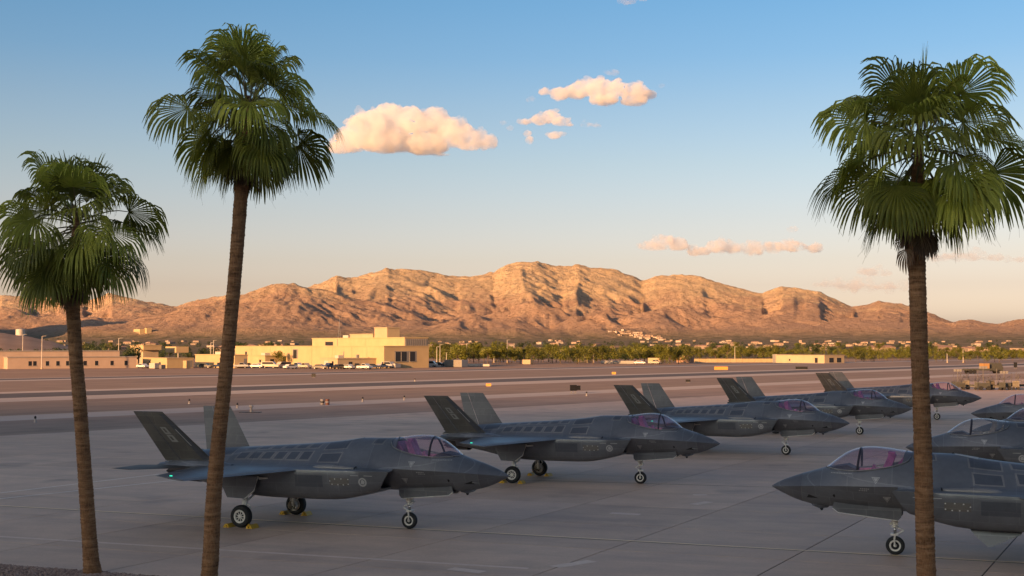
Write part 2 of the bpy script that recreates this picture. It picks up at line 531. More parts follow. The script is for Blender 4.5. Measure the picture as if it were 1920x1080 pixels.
def strip(name, q0, q1, z, mat, label, d0=-400, d1=1300):
    v = []
    for d in np.linspace(d0, d1, 41):
        for q in (q0, q1):
            w = 0.7 * math.sin(d / 37.0 + q) + 0.4 * math.sin(d / 11.0 + q * 2) if name == 'infield' else 0
            pnt = DV * float(d) + QV * (q + w)
            v.append((pnt.x, pnt.y, z))
    f = [(2 * i, 2 * i + 2, 2 * i + 3, 2 * i + 1) for i in range(40)]
    return tag(link(name, fix_normals(mesh(name, v, f, [mat]))), label, kind='structure')

strip('apron_shoulder', 93.5, 113.4, -0.026, M['asphalt'], 'weathered asphalt shoulder beyond the concrete apron')
strip('taxiway', 113.0, 121.5, -0.020, M['pale_strip'], 'pale concrete taxiway edge strip')
strip('infield', 121.0, 152.0, -0.028, M['dirt'], 'brown bare infield between taxiway and runway')
strip('runway_shoulder', 152.0, 186.0, -0.024, M['pale_strip'], 'pale shoulders of the runway')
strip('runway', 163.5, 179.0, -0.018, M['runway'], 'dark asphalt runway crossing behind the parked jets')
strip('infield', 186.0, 243.0, -0.028, M['dirt'], 'brown bare infield beyond the runway')
strip('perimeter_road_edge', 242.6, 264.0, -0.024, M['pale_strip'], 'pale edges of the far service road')
strip('perimeter_road', 251.0, 261.0, -0.018, M['runway'], 'dark far service road in front of the buildings')

# ------------------------------------------------------------------ apron: base sheet, slabs, paint
corners = [DV * d + QV * q for d, q in ((-400, -700), (900, -700), (900, 94.6), (-400, 94.6))]
apron = link('apron', mesh('apron', [(c.x, c.y, -0.022) for c in corners], [(0, 1, 2, 3)], [M['concrete']]))
tag(apron, 'grey concrete parking apron with slab joints', kind='structure')

SLAB, GAP = 6.0, 0.045
skew = UV.cross(JV).z
def slab_uv(i, j): return UV * (SLAB * i / 1.0) + JV * (SLAB * j / 1.0)
h2 = (SLAB - GAP) / 2
slab_corners = [UV * a * h2 + JV * b * h2 for a, b in ((-1, -1), (1, -1), (1, 1), (-1, 1))]
sv = [(c.x * .9985, c.y * .9985, 0.0) for c in slab_corners] + [(c.x, c.y, -0.006) for c in slab_corners] + [(c.x, c.y, -0.021) for c in slab_corners]
sf = [(0, 1, 2, 3)] + [(k, k + 4, (k + 1) % 4 + 4, (k + 1) % 4) for k in range(4)] + [(k + 4, k + 8, (k + 1) % 4 + 8, (k + 1) % 4 + 4) for k in range(4)]
full = [UV * a * SLAB / 2 + JV * b * SLAB / 2 for a, b in ((-1, -1), (1, -1), (1, 1), (-1, 1))]
slab_me = fix_normals(mesh('concrete_slab', sv + [(c.x, c.y, -0.0205) for c in full], sf + [(12, 13, 14, 15)], [M['concrete'], M['joint']], False, [0] * len(sf) + [1]))
bedding_me = None
cands = []
origin = Vector((4.6, 46.7, 0)) + UV * SLAB / 2         # a joint seen in the photograph
for i in range(-30, 40):
    for j in range(-10, 40):
        c = origin + UV * (SLAB * i) + JV * (SLAB * j)
        if c.y < 30: continue
        if max((c + k).dot(QV) for k in slab_corners) > 93.0: continue
        if abs(c.x) - 5 > c.y * 0.405: continue
        if c.y > 150: continue
        cands.append((c.y, c))
cands.sort(key=lambda t_: t_[0])
slabs = cands[:296]
for _, c in slabs:
    link('concrete_slab', slab_me, apron, (c.x, c.y, 0))
def paint_material(name, c, wear):
    t = NT(name); p = t.pos()
    w = t.noise(p, 2.2, 6, 0.7)
    t.color(t.mix(t.ramp(w, [(0.40, 0.0), (0.62, wear)]), c, (0.50, 0.37, 0.29)))
    t.set(Roughness=0.7)
    return t.m
M['yellow_paint'] = paint_material('faded_yellow_paint', (0.95, 0.70, 0.42), 0.25)
M['white_paint'] = paint_material('worn_white_paint', (0.95, 0.88, 0.80), 0.2)
M['old_paint'] = paint_material('very_worn_grey_paint', (0.72, 0.54, 0.43), 0.5)
M['tar'] = plain('tar_line', (0.07, 0.055, 0.05), 0.8, coord='pos')

def line(name, a, b, w, mat, label, z=0.005):
    a, b = Vector((a[0], a[1], 0)), Vector((b[0], b[1], 0))
    n = (b - a).normalized(); n = Vector((-n.y, n.x, 0)) * (w / 2)
    me = mesh(name, [(a - n).to_tuple()[:2] + (z,), (b - n).to_tuple()[:2] + (z,), (b + n).to_tuple()[:2] + (z,), (a + n).to_tuple()[:2] + (z,)], [(0, 1, 2, 3)], [mat])
    return tag(link(name, me), label, kind='structure')

p0, p1 = ground(0, 948), ground(1920, 1055)
dd = (p1 - p0).normalized()
line('lead_in_line', p0 - dd * 12, p1 + dd * 12, 0.15, M['yellow_paint'], 'faded yellow lead-in line under the nearest jets')
line('lead_in_line_border', p0 - dd * 12 - NV * .14, p1 + dd * 12 - NV * .14, 0.06, M['tar'], 'dark border of the yellow line')
line('painted_line', ground(-200, 994), ground(990, 1066), 0.22, M['old_paint'], 'worn grey painted line near the gravel bed')
line('painted_line', ground(-150, 951), ground(345, 899), 0.10, M['white_paint'], 'white painted line behind the nearest jet')
line('painted_line', ground(-150, 942), ground(300, 889), 0.10, M['white_paint'], 'second white painted line behind the nearest jet')
for (a, b) in (((974, 900), (1500, 915)), ((1300, 848), (1800, 861)), ((1480, 817), (1800, 823))):
    line('tar_line', ground(*a), ground(*b), 0.10, M['tar'], 'dark lead-in line under a parked jet')
for (a, b) in (((1040, 1063), (1110, 1052)), ((845, 1066), (905, 1073)), ((1300, 946), (1330, 941)), ((1145, 962), (1200, 965)), ((1300, 928), (1325, 928))):
    line('concrete_patch', ground(*a), ground(*b), 0.45, M['old_paint'], 'pale repair patch in the apron')

# ------------------------------------------------------------------ gravel bed at the near left corner
g0, g1 = ground(0, 1060.5), ground(275, 1081)
gd = (g1 - g0).normalized(); gn = Vector((-gd.y, gd.x, 0))
gv = [g0 - gd * 40, g0 + gd * 70, g0 + gd * 70 - gn * 22, g0 - gd * 40 - gn * 22]
M['gravel'] = plain('gravel_soil', (0.15, 0.115, 0.10), 0.95, scale=14.0, var=0.4, coord='pos')
gravel_bed = link('gravel_bed', mesh('gravel_bed', [(p.x, p.y, 0.012) for p in gv], [(3, 2, 1, 0)], [M['gravel']]))
tag(gravel_bed, 'planting bed of brown gravel along the apron', kind='structure')
def build_gravel():
    rnd = random.Random(3)
    ico = bmesh.new(); bmesh.ops.create_icosphere(ico, subdivisions=1, radius=1.0)
    iv = [v.co.copy() for v in ico.verts]; fi = [[v.index for v in f.verts] for f in ico.faces]; ico.free()
    V, F = [], []
    def stone(c, r_):
        n = len(V); a = rnd.uniform(0, 6.28); ca, sa = math.cos(a), math.sin(a)
        sx, sy, sz = r_ * rnd.uniform(.8, 1.5), r_ * rnd.uniform(.7, 1.1), r_ * rnd.uniform(.5, .85)
        for p in iv:
            k = rnd.uniform(.82, 1.15)
            x, y, z = p.x * sx * k, p.y * sy * k, p.z * sz * k
            V.append((c.x + x * ca - y * sa, c.y + x * sa + y * ca, c.z + z))
        F.extend([[i + n for i in q] for q in fi])
    for _ in range(5200):
        c = g0 + gd * rnd.uniform(-2.5, 6.5) - gn * (abs(rnd.gauss(0, 1.1)) - 0.04)
        c.z = 0.02 + rnd.uniform(0, .02)
        stone(c, rnd.uniform(.02, .05))
    t = NT('gravel_stone')
    t.color(t.ramp(t.noise(t.pos(), 11.0, 2), [(0.3, (0.16, 0.095, 0.075)), (0.5, (0.27, 0.18, 0.145)), (0.75, (0.42, 0.32, 0.27))]))
    t.set(Roughness=0.9)
    return tag(link('gravel', mesh('gravel', V, F, [t.m])), 'loose brown gravel stones at the foot of the palms', 'gravel', kind='stuff')
build_gravel()
# ================================================================== FIGHTER JETS
def jet_paint(name, c, rough=0.36, spec=0.65):
    t = NT(name); p = t.obj()
    oi = t.n('ShaderNodeObjectInfo')
    a = t.noise(p, 0.9, 5, 0.6); b = t.noise(p, 7.0, 4, 0.6)
    mp = t.n('ShaderNodeMapping'); mp.inputs['Scale'].default_value = (0.5, 3.0, 3.0); t.l(p, mp.inputs[0])
    st = t.noise(mp.outputs[0], 2.0, 5, 0.65)
    k = t.ramp(a, [(0.3, tuple(x * 0.84 for x in c)), (0.7, tuple(x * 1.14 for x in c))])
    k = t.mix(t.ramp(st, [(0.55, 0.0), (0.8, 0.35)]), k, tuple(x * 0.62 for x in c))
    k = t.mix(1.0, k, t.ramp(b, [(0.3, 0.94), (0.7, 1.05)]), 'MULTIPLY')
    # panel to panel differences in the coating and paler sealant between the panels
    sp = t.n('ShaderNodeSeparateXYZ'); t.l(p, sp.inputs[0])
    cb = t.n('ShaderNodeCombineXYZ'); t.l(sp.outputs[0], cb.inputs[0]); t.l(t.math('ADD', sp.outputs[2], t.math('MULTIPLY', t.math('ABSOLUTE', sp.outputs[1]), 0.8)), cb.inputs[1])
    br = t.n('ShaderNodeTexBrick', offset=0.37, offset_frequency=2, squash=0.7, squash_frequency=3)
    br.inputs['Color1'].default_value = (.86, .86, .86, 1); br.inputs['Color2'].default_value = (1.1, 1.1, 1.1, 1); br.inputs['Mortar'].default_value = (1.32, 1.30, 1.26, 1)
    br.inputs['Scale'].default_value = 1.0; br.inputs['Mortar Size'].default_value = 0.011; br.inputs['Brick Width'].default_value = 1.25; br.inputs['Row Height'].default_value = 0.46
    t.l(cb.outputs[0], br.inputs['Vector'])
    k = t.mix(1.0, k, br.outputs['Color'], 'MULTIPLY')
    t.color(k)
    t.l(t.ramp(a, [(0.3, rough - 0.05), (0.7, rough + 0.09)]), t.b.inputs['Roughness'])
    t.b.inputs['Specular IOR Level'].default_value = spec
    t.b.inputs['Metallic'].default_value = 0.35
    return t.m
M['jet'] = jet_paint('jet_grey', (0.142, 0.147, 0.162))
M['jet_edge'] = jet_paint('jet_edge_grey', (0.148, 0.136, 0.122), 0.5)
M['jet_stab'] = jet_paint('stabilator_grey', (0.085, 0.083, 0.082), 0.6, 0.35)
M['jet_light'] = jet_paint('jet_seal_grey', (0.235, 0.22, 0.215), 0.5)
M['jet_panel'] = jet_paint('jet_panel_grey', (0.092, 0.098, 0.115), 0.32)
M['jet_nose'] = jet_paint('radome_grey', (0.118, 0.12, 0.135), 0.45)
M['mark'] = plain('low_visibility_marking', (0.38, 0.37, 0.36), 0.6)
M['mark_dim'] = plain('faded_tail_code', (0.30, 0.29, 0.27), 0.6)
M['mark_pale'] = plain('pale_marking', (0.60, 0.59, 0.57), 0.6)
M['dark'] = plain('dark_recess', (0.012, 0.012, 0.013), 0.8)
M['gear_white'] = plain('gear_white_enamel', (0.68, 0.64, 0.58), 0.4)
M['steel'] = plain('polished_strut', (0.45, 0.44, 0.43), 0.25, 1.0)
M['rubber'] = plain('tyre_rubber', (0.016, 0.016, 0.017), 0.8)
M['cockpit'] = plain('cockpit_black', (0.03, 0.022, 0.032), 0.7)
M['purple'] = plain('purple_canopy_sheen', (0.34, 0.10, 0.25), 0.75, var=0.35, scale=5.0)  # purple reflection of the canopy coating, put into seat and deck colour
M['magenta'] = plain('magenta_canopy_sheen', (0.72, 0.22, 0.32), 0.75, var=0.4, scale=4.0)  # the canopy's pink reflection painted onto the side consoles
M['grey_cover'] = plain('grey_cockpit_cover', (0.22, 0.19, 0.18), 0.8, var=0.3, scale=4.0)
M['nozzle'] = plain('nozzle_metal', (0.09, 0.085, 0.08), 0.4, 0.8)

def glass(name, tint, rough=0.03):
    t = NT(name)
    t.t.nodes.remove(t.b)
    tr = t.n('ShaderNodeBsdfTransparent'); tr.inputs[0].default_value = (*tint, 1)
    gl = t.n('ShaderNodeBsdfGlossy'); gl.inputs['Roughness'].default_value = rough; gl.inputs[0].default_value = (1, 1, 1, 1)
    fr = t.n('ShaderNodeFresnel')
    gm = t.n('ShaderNodeNewGeometry')                    # the same pane from within and from without
    t.l(t.math('ADD', 1.6, t.math('MULTIPLY', gm.outputs['Backfacing'], 1 / 1.6 - 1.6)), fr.inputs[0])
    mx = t.n('ShaderNodeMixShader')
    t.l(fr.outputs[0], mx.inputs[0]); t.l(tr.outputs[0], mx.inputs[1]); t.l(gl.outputs[0], mx.inputs[2])
    t.l(mx.outputs[0], t.out.inputs[0])
    return t.m
M['canopy'] = glass('tinted_canopy', (0.975, 0.93, 0.95))
M['canopy_clear'] = glass('clear_canopy', (0.97, 0.965, 0.96))
M['lamp_green'] = NT('green_position_light').m
_b = M['lamp_green'].node_tree.nodes['Principled BSDF']
_b.inputs['Base Color'].default_value = (0.0, 0.5, 0.3, 1); _b.inputs['Emission Color'].default_value = (0.05, 1.0, 0.6, 1); _b.inputs['Emission Strength'].default_value = 0.5

NG = 4.03                                              # nose gear station; local x = NG - s
def P3(s, y, z): return (NG - s, y, z)

# forebody: s, half width at chine, chine z, top z (canopy included), belly z, top exponent, bottom exponent
FORE = [(0.0, 0.01, 2.1, 2.112, 2.088, 2.0, 2.1), (0.1, 0.085, 2.108, 2.18, 2.03, 2.0, 2.1), (0.35, 0.225, 2.13, 2.315, 1.905, 2.0, 2.1), (0.7, 0.38, 2.16, 2.455, 1.745, 2.0, 2.1), (1.06, 0.515, 2.19, 2.58, 1.625, 1.98, 2.1), (1.5, 0.66, 2.225, 2.715, 1.535, 1.95, 2.1), (1.85, 0.76, 2.245, 2.835, 1.515, 1.95, 2.1), (2.2, 0.845, 2.265, 3.11, 1.5, 1.95, 2.1), (2.6, 0.92, 2.28, 3.37, 1.485, 1.98, 2.1), (3.0, 0.98, 2.295, 3.5, 1.47, 2.0, 2.1), (3.35, 1.02, 2.305, 3.535, 1.46, 1.97, 2.1), (3.8, 1.055, 2.32, 3.51, 1.45, 1.94, 2.1), (4.3, 1.085, 2.33, 3.44, 1.44, 1.9, 2.1), (4.7, 1.1, 2.335, 3.395, 1.44, 1.86, 2.1), (5.5, 1.12, 2.335, 3.37, 1.43, 1.79, 2.1), (6.1, 1.13, 2.33, 3.345, 1.43, 1.75, 2.1), (6.6, 1.13, 2.32, 3.255, 1.45, 1.75, 2.1), (7.9, 1.15, 2.3, 3.115, 1.45, 1.75, 2.1), (9.4, 1.18, 2.28, 3.0, 1.45, 1.82, 2.1), (10.8, 1.2, 2.26, 2.9, 1.45, 1.89, 2.6), (12.4, 1.1, 2.22, 2.79, 1.45, 2.12, 2.6), (13.6, 0.8, 2.14, 2.66, 1.5, 2.3, 2.6)]
SILL = [(1.80, 2.825), (2.2, 2.79), (2.7, 2.765), (3.2, 2.80), (3.8, 2.90), (4.25, 3.02), (4.55, 3.16), (4.66, 3.40)]
CAN0, CAN1 = 1.86, 4.60
def core_top(s, y):
    w, zc, zt, zb, kt, kb = lerp_table(FORE, s)
    u = min(abs(y) / w, 1.0)
    return zc + (zt - zc) * (1 - u ** kt)

def fore_ring(s, n=20):
    """half ring from top centre to belly centre, port side"""
    w, zc, zt, zb, kt, kb = lerp_table(FORE, s)
    out = []
    for i in range(n + 1):
        a = math.pi / 2 * (1 - i / n)
        y = w * math.cos(a); out.append((y, zc + (zt - zc) * max(0.0, 1 - (y / w) ** kt)))
    for i in range(1, n + 1):
        a = math.pi / 2 * (i / n)
        y = w * math.cos(a); y = max(y, 0); out.append((y, zc - (zc - zb) * max(0.0, 1 - (y / w) ** kb)))
    return out

def loft(stations, ringf, mats, name, mi_f=None, close_ends=(True, True)):
    """rings: half ring (port), mirrored to starboard"""
    V, F, MI = [], [], []
    rings = []
    for s in stations:
        h = ringf(s)
        full = h + [(-y, z) for (y, z) in h[-2:0:-1]]
        base = len(V)
        V += [P3(s if not isinstance(s, tuple) else s[0], y, z) for (y, z) in full]
        rings.append((base, len(full)))
    for i in range(len(rings) - 1):
        a, n = rings[i]; b, _ = rings[i + 1]
        for k in range(n):
            k2 = (k + 1) % n
            F.append((a + k, b + k, b + k2, a + k2)); MI.append(mi_f(i, k) if mi_f else 0)
    if close_ends[0]: F.append(tuple(range(rings[0][0], rings[0][0] + rings[0][1]))); MI.append(0)
    if close_ends[1]: F.append(tuple(range(rings[-1][0] + rings[-1][1] - 1, rings[-1][0] - 1, -1))); MI.append(0)
    return fix_normals(mesh(name, V, F, mats, True, MI))

def build_fore():
    st = [0, .03, .08, .16, .28, .42, .6, .8, 1.06, 1.3, 1.6, 1.82, 1.861] + list(np.linspace(1.95, 4.55, 27)) + [4.605, 4.70, 4.9, 5.2, 5.6, 6.0, 6.3, 6.6, 7.0, 7.4]
    def ringf(s):
        r_ = fore_ring(s, 26)
        if CAN0 <= s <= CAN1:
            sill = lerp_table(SILL, s)[0]
            wc = max([y for (y, z) in r_ if z >= sill] or [0])
            q = []
            for (y, z) in r_:
                if z > sill:
                    q.append((y, sill if y > wc - .05 else sill - 0.42))
                else: q.append((y, z))
            r_ = q
        return r_
    return loft(st, ringf, [M['jet'], M['jet_nose'], M['cockpit']], 'fuselage', lambda i, k: 1 if st[i] < 1.05 else 0)

def build_canopy():
    st = list(np.linspace(CAN0, CAN1, 26))
    V, F = [], []
    n = 18
    for s in st:
        w, zc, zt, zb, kt, kb = lerp_table(FORE, s)
        sill = min(lerp_table(SILL, s)[0], zt - .004)
        wc = w * max(0, 1 - (sill - zc) / (zt - zc)) ** (1 / kt)
        for k in range(2 * n + 1):
            a = -math.pi / 2 + math.pi * k / (2 * n)
            y = wc * math.sin(a)
            V.append(P3(s, y, zc + (zt - zc) * max(0, 1 - (abs(y) / w) ** kt) + .004))
    m = 2 * n + 1
    for i in range(len(st) - 1):
        for k in range(m - 1):
            F.append((i * m + k, i * m + k + 1, (i + 1) * m + k + 1, (i + 1) * m + k))
    return V, F, m, st

def sill_path(off=0.0, step=24):
    pts = []
    for s in np.linspace(CAN0, CAN1, step):
        w, zc, zt, zb, kt, kb = lerp_table(FORE, s)
        sill = min(lerp_table(SILL, s)[0], zt - .004)
        wc = w * max(0, 1 - (sill - zc) / (zt - zc)) ** (1 / kt)
        pts.append((s, wc + off, sill))
    return pts

# mid body: s, shoulder y, shoulder z, belly z, lower corner y, shelf rise
MIDB = [(4.05, 1.74, 2.285, 1.56, 1.40, .02), (4.6, 1.77, 2.275, 1.50, 1.42, .05), (5.2, 1.80, 2.265, 1.34, 1.42, .10), (6.2, 1.84, 2.250, 1.13, 1.40, .15), (8.0, 1.90, 2.235, 1.10, 1.45, .18), (9.5, 1.95, 2.225, 1.12, 1.50, .16),
        (10.7, 1.93, 2.215, 1.24, 1.45, .13), (12.0, 1.80, 2.21, 1.48, 1.25, .10), (13.0, 1.45, 2.20, 1.60, .95, .10), (13.7, 1.05, 2.16, 1.66, .75, .10)]
def mid_ring(s):
    ye, ze, zb, yb, rise = lerp_table(MIDB, s)
    prud = -0.03 + 0.04 * min(1, max(0, (s - 4.3) / 1.1))
    out = []
    n = 22
    for i in range(n + 1):
        y = ye * math.sin(math.pi / 2 * i / n)
        u = y / ye
        shelf = ze + rise * (1 - u * u)
        c = core_top(s, y) if y < lerp_table(FORE, s)[0] else -9
        k = .14
        m = max(c, shelf)
        if c > -5: m += k * .25 * max(0, 1 - abs(c - shelf) / k) ** 2
        out.append((y, m + prud if i < n else ze))
    # side: shoulder down to the belly
    for i in range(1, 9):
        t = i / 8
        a = t * math.pi / 2
        y = ye - 0.10 * t - (ye - 0.10 - yb) * (1 - math.cos(a)) ** 1.15
        z = ze - 0.03 - (ze - .03 - (zb + .03)) * math.sin(a) ** 1.05
        out.append((y, z))
    for i in range(1, 7):
        t = i / 6
        out.append((yb * (1 - t), zb + .03 * (1 - t) ** 2))
    return out

def build_mid():
    st = [4.05, 4.06, 4.3, 4.6, 4.9, 5.2, 5.6, 6.0, 6.4, 6.9, 7.4, 7.9, 8.4, 9.0, 9.6, 10.2, 10.8, 11.4, 12.0, 12.5, 13.0, 13.4, 13.7]
    V, F, MI = [], [], []
    rings = []
    for q, s in enumerate(st):
        h = mid_ring(s)
        full = h + [(-y, z) for (y, z) in h[-2:0:-1]]
        base = len(V)
        for (y, z) in full:
            front = 4.07 + max(0, 2.285 - z) * 0.62 + max(0, 1.74 - abs(y)) * 0.22 * (1 if z > 2.2 else 0.35)
            ss = max(s, front + (q * .004))
            V.append(P3(ss, y, z))
        rings.append((base, len(full)))
    for i in range(len(rings) - 1):
        a, n = rings[i]; b, _ = rings[i + 1]
        for k in range(n):
            F.append((a + k, b + k, b + (k + 1) % n, a + (k + 1) % n)); MI.append(0)
    F.append(tuple(range(rings[-1][0] + n - 1, rings[-1][0] - 1, -1))); MI.append(0)
    # intake lip and dark duct
    a, n = rings[0]
    cx = [V[a + k] for k in range(n)]
    b1 = len(V)
    V += [(x - .01, y * .965, (z - 1.95) * .93 + 1.95) for (x, y, z) in cx]
    b2 = len(V)
    V += [(x - 1.3, y * .9, (z - 1.95) * .85 + 1.95) for (x, y, z) in cx]
    for k in range(n):
        k2 = (k + 1) % n
        F.append((a + k2, b1 + k2, b1 + k, a + k)); MI.append(1)
        F.append((b1 + k2, b2 + k2, b2 + k, b1 + k)); MI.append(2)
    F.append(tuple(b2 + k for k in range(n))); MI.append(2)
    return mesh('centre_body', V, F, [M['jet'], M['jet_edge'], M['dark']], True, MI)

def plate(quad_root, quad_tip, thick, nc=8, ns=5, split=None):
    """a wing-like surface. root/tip: (s_le, z_le, s_te, z_te, y); split = (c0, c1) chord fraction range"""
    V, F = [], []
    c0, c1 = split or (0.0, 1.0)
    for side in (1, -1):
        for i in range(ns + 1):
            t = i / ns
            sl, zl, ste, zte, y = [quad_root[k] + (quad_tip[k] - quad_root[k]) * t for k in range(5)]
            th = thick[0] + (thick[1] - thick[0]) * t
            for j in range(nc + 1):
                c = c0 + (c1 - c0) * j / nc
                prof = 2.0 * math.sqrt(max(c, 0)) * (1 - c) * 0.62 + .04
                V.append((sl + (ste - sl) * c, y, zl + (zte - zl) * c, side * th * prof / 2))
    n = (nc + 1); off = (ns + 1) * n
    for i in range(ns):
        for j in range(nc):
            a = i * n + j
            F.append((a, a + 1, a + n + 1, a + n)); F.append((off + a, off + a + n, off + a + n + 1, off + a + 1))
    for i in range(ns):
        for j in (0, nc):
            a = i * n + j; F.append((a, a + n, off + a + n, off + a))
    for j in range(nc):
        for i in (0, ns):
            a = i * n + j; F.append((a, a + 1, off + a + 1, off + a))
    return V, F

def wing_mesh(side):
    V, F = plate((7.75, 2.225, 12.25, 2.225, 1.78), (10.35, 2.06, 11.62, 2.20, 5.33), (.36, .10), 10, 8)
    return fix_normals(mesh('wing', [P3(s, side * y, z + d) for (s, y, z, d) in V], F, [M['jet']], True))
def flap_mesh(side):
    V, F = plate((11.55, 2.236, 12.28, 2.225, 1.95), (11.25, 2.205, 11.66, 2.20, 4.1), (.10, .05), 3, 3)
    return fix_normals(mesh('flap', [P3(s, side * y, z + d + .012) for (s, y, z, d) in V], F, [M['jet_panel']], True))
def stab_mesh(side):
    V, F = plate((12.35, 2.16, 15.15, 2.16, 1.50), (14.0, 2.17, 15.02, 2.19, 3.45), (.17, .05), 8, 5)
    return fix_normals(mesh('stabilator', [P3(s, side * y, z + d) for (s, y, z, d) in V], F, [M['jet_stab']], True))
FIN_R, FIN_T = (11.75, 2.38, 14.02, 2.38, 1.42), (13.52, 4.33, 14.88, 4.33, 2.36)
def fin_pt(c, t, side, out):
    """point on the fin at chord fraction c, span fraction t, offset out (outboard +)"""
    s = FIN_R[0] + (FIN_T[0] - FIN_R[0]) * t; e = FIN_R[2] + (FIN_T[2] - FIN_R[2]) * t
    y = FIN_R[4] + (FIN_T[4] - FIN_R[4]) * t; z = FIN_R[1] + (FIN_T[1] - FIN_R[1]) * t
    n = Vector((0, FIN_T[1] - FIN_R[1], -(FIN_T[4] - FIN_R[4]))).normalized()
    q = y + n.y * out, z + n.z * out
    return P3(s + (e - s) * c, side * q[0], q[1])
def fin_mesh(side, c0, c1, name, mat):
    V, F = plate(FIN_R, FIN_T, (.17, .07), 6, 4, (c0, c1))
    n = Vector((0, FIN_T[1] - FIN_R[1], -(FIN_T[4] - FIN_R[4]))).normalized()
    return fix_normals(mesh(name, [P3(s, side * (y + n.y * d), z + n.z * d) for (s, y, z, d) in V], F, [mat], True))

def boom_mesh(side):
    V, F = [], []
    rows = [(10.9, 1.30, 1.75, 2.22, 2.32), (11.6, 1.22, 1.80, 1.98, 2.44), (12.6, 1.15, 1.78, 1.92, 2.46), (13.6, 1.12, 1.68, 1.98, 2.40), (14.35, 1.18, 1.52, 2.10, 2.26)]
    for (s, y0, y1, z0, z1) in rows:
        m = (z0 + z1) / 2
        V += [P3(s, side * y, z) for (y, z) in ((y0, m), (y0 + .08, z1 - .03), ((y0 + y1) / 2, z1), (y1 - .1, z1 - .05), (y1, m + .02), (y1 - .1, z0 + .05), ((y0 + y1) / 2, z0), (y0 + .08, z0 + .05))]
    for i in range(len(rows) - 1):
        for k in range(8):
            F.append((i * 8 + k, i * 8 + (k + 1) % 8, (i + 1) * 8 + (k + 1) % 8, (i + 1) * 8 + k))
    F += [tuple(range(8)), tuple(range((len(rows) - 1) * 8, len(rows) * 8))]
    return fix_normals(mesh('tail_boom', V, F, [M['jet']], True))

def nozzle_mesh():
    b = MB(); n = 30
    V = []
    for (s, r_) in ((13.3, .66), (13.9, .64), (14.5, .56)):
        V.append([(P3(s + (0.16 if (k % 2 and s > 14.2) else 0), r_ * math.cos(2 * math.pi * k / n), 2.07 + r_ * math.sin(2 * math.pi * k / n))) for k in range(n)])
    V.append([P3(13.5, .46 * math.cos(2 * math.pi * k / n), 2.07 + .46 * math.sin(2 * math.pi * k / n)) for k in range(n)])
    flat = [p for r_ in V for p in r_]
    F = [(i * n + k, i * n + (k + 1) % n, (i + 1) * n + (k + 1) % n, (i + 1) * n + k) for i in range(3) for k in range(n)]
    F.append(tuple(range(3 * n, 4 * n)))
    return mesh('exhaust_nozzle', flat, F, [M['nozzle']])

def tyre_mesh(r_, w, name='tyre'):
    b = MB()
    ri = r_ * 0.54
    b.lathe([(-w * .34, ri), (-w * .5, ri + .03), (-w * .5, r_ * .86), (-w * .40, r_ * .96), (-w * .2, r_), (w * .2, r_), (w * .40, r_ * .96), (w * .5, r_ * .86), (w * .5, ri + .03), (w * .34, ri)], 'y', n=28)
    return fix_normals(b.mesh(name, [M['rubber']], True))
def rim_mesh(r_, w, holes):
    b = MB(); ri = r_ * 0.54
    for s in (1, -1):
        b.lathe([(s * w * .46, ri + .028), (s * w * .50, ri + .01), (s * w * .47, ri * .84), (s * w * .30, ri * .80)], 'y', n=24)
        b.lathe([(s * w * .27, ri * .82), (s * w * .29, 0.0001)], 'y', n=24, mi=1)
        b.lathe([(s * w * .28, ri * .34), (s * w * .46, ri * .30), (s * w * .48, ri * .14), (s * w * .48, 0.0001)], 'y', n=14)
        for k in range(holes):
            a = 2 * math.pi * k / holes
            c, d = math.cos(a), math.sin(a)
            b.tube([(c * ri * .28, s * w * .36, d * ri * .28), (c * ri * .84, s * w * .36, d * ri * .84)], ri * .085, 5)
    return fix_normals(b.mesh('rim', [M['gear_white'], M['dark']]))

def nose_gear():
    b = MB()
    g = lambda x, y, z: (x, y, z)
    b.tube([(0.03, 0, 1.55), (0.0, 0, 1.02), (0, 0, .92)], [.075, .075, .095], 10)
    b.tube([(0, 0, .95), (0, 0, .90)], .115, 10)
    b.box(-.10, .10, -.13, .13, 1.02, 1.14)
    b.tube([(-.04, -.16, 1.08), (.05, -.16, 1.20)], .035, 6); b.tube([(-.04, .16, 1.08), (.05, .16, 1.20)], .035, 6)
    b.tube([(0.10, .05, .98), (.17, .05, 1.03)], .035, 8); b.tube([(0.10, -.05, .98), (.17, -.05, 1.03)], .035, 8)
    b.tube([(.05, 0, 1.45), (.75, 0, 1.62)], .035, 6)
    # torque link behind the leg
    b.tube([(-.06, .03, .92), (-.27, .02, .80)], .020, 6); b.tube([(-.27, .02, .80), (-.06, .03, .68)], .020, 6)
    b.tube([(-.06, -.03, .92), (-.27, -.02, .80)], .020, 6); b.tube([(-.27, -.02, .80), (-.06, -.03, .68)], .020, 6)
    # fork
    b.box(-.10, .14, -.13, .13, .645, .70)
    for y in (.125, -.125):
        b.tube([(.0, y, .66), (.02, y, .47), (.0, y, .30)], [.035, .028, .030], 7)
    m = b.mesh('leg', [M['gear_white']])
    p = MB().tube([(0, 0, .93), (0, 0, .69)], .048, 10).mesh('piston', [M['steel']], True)
    return m, p

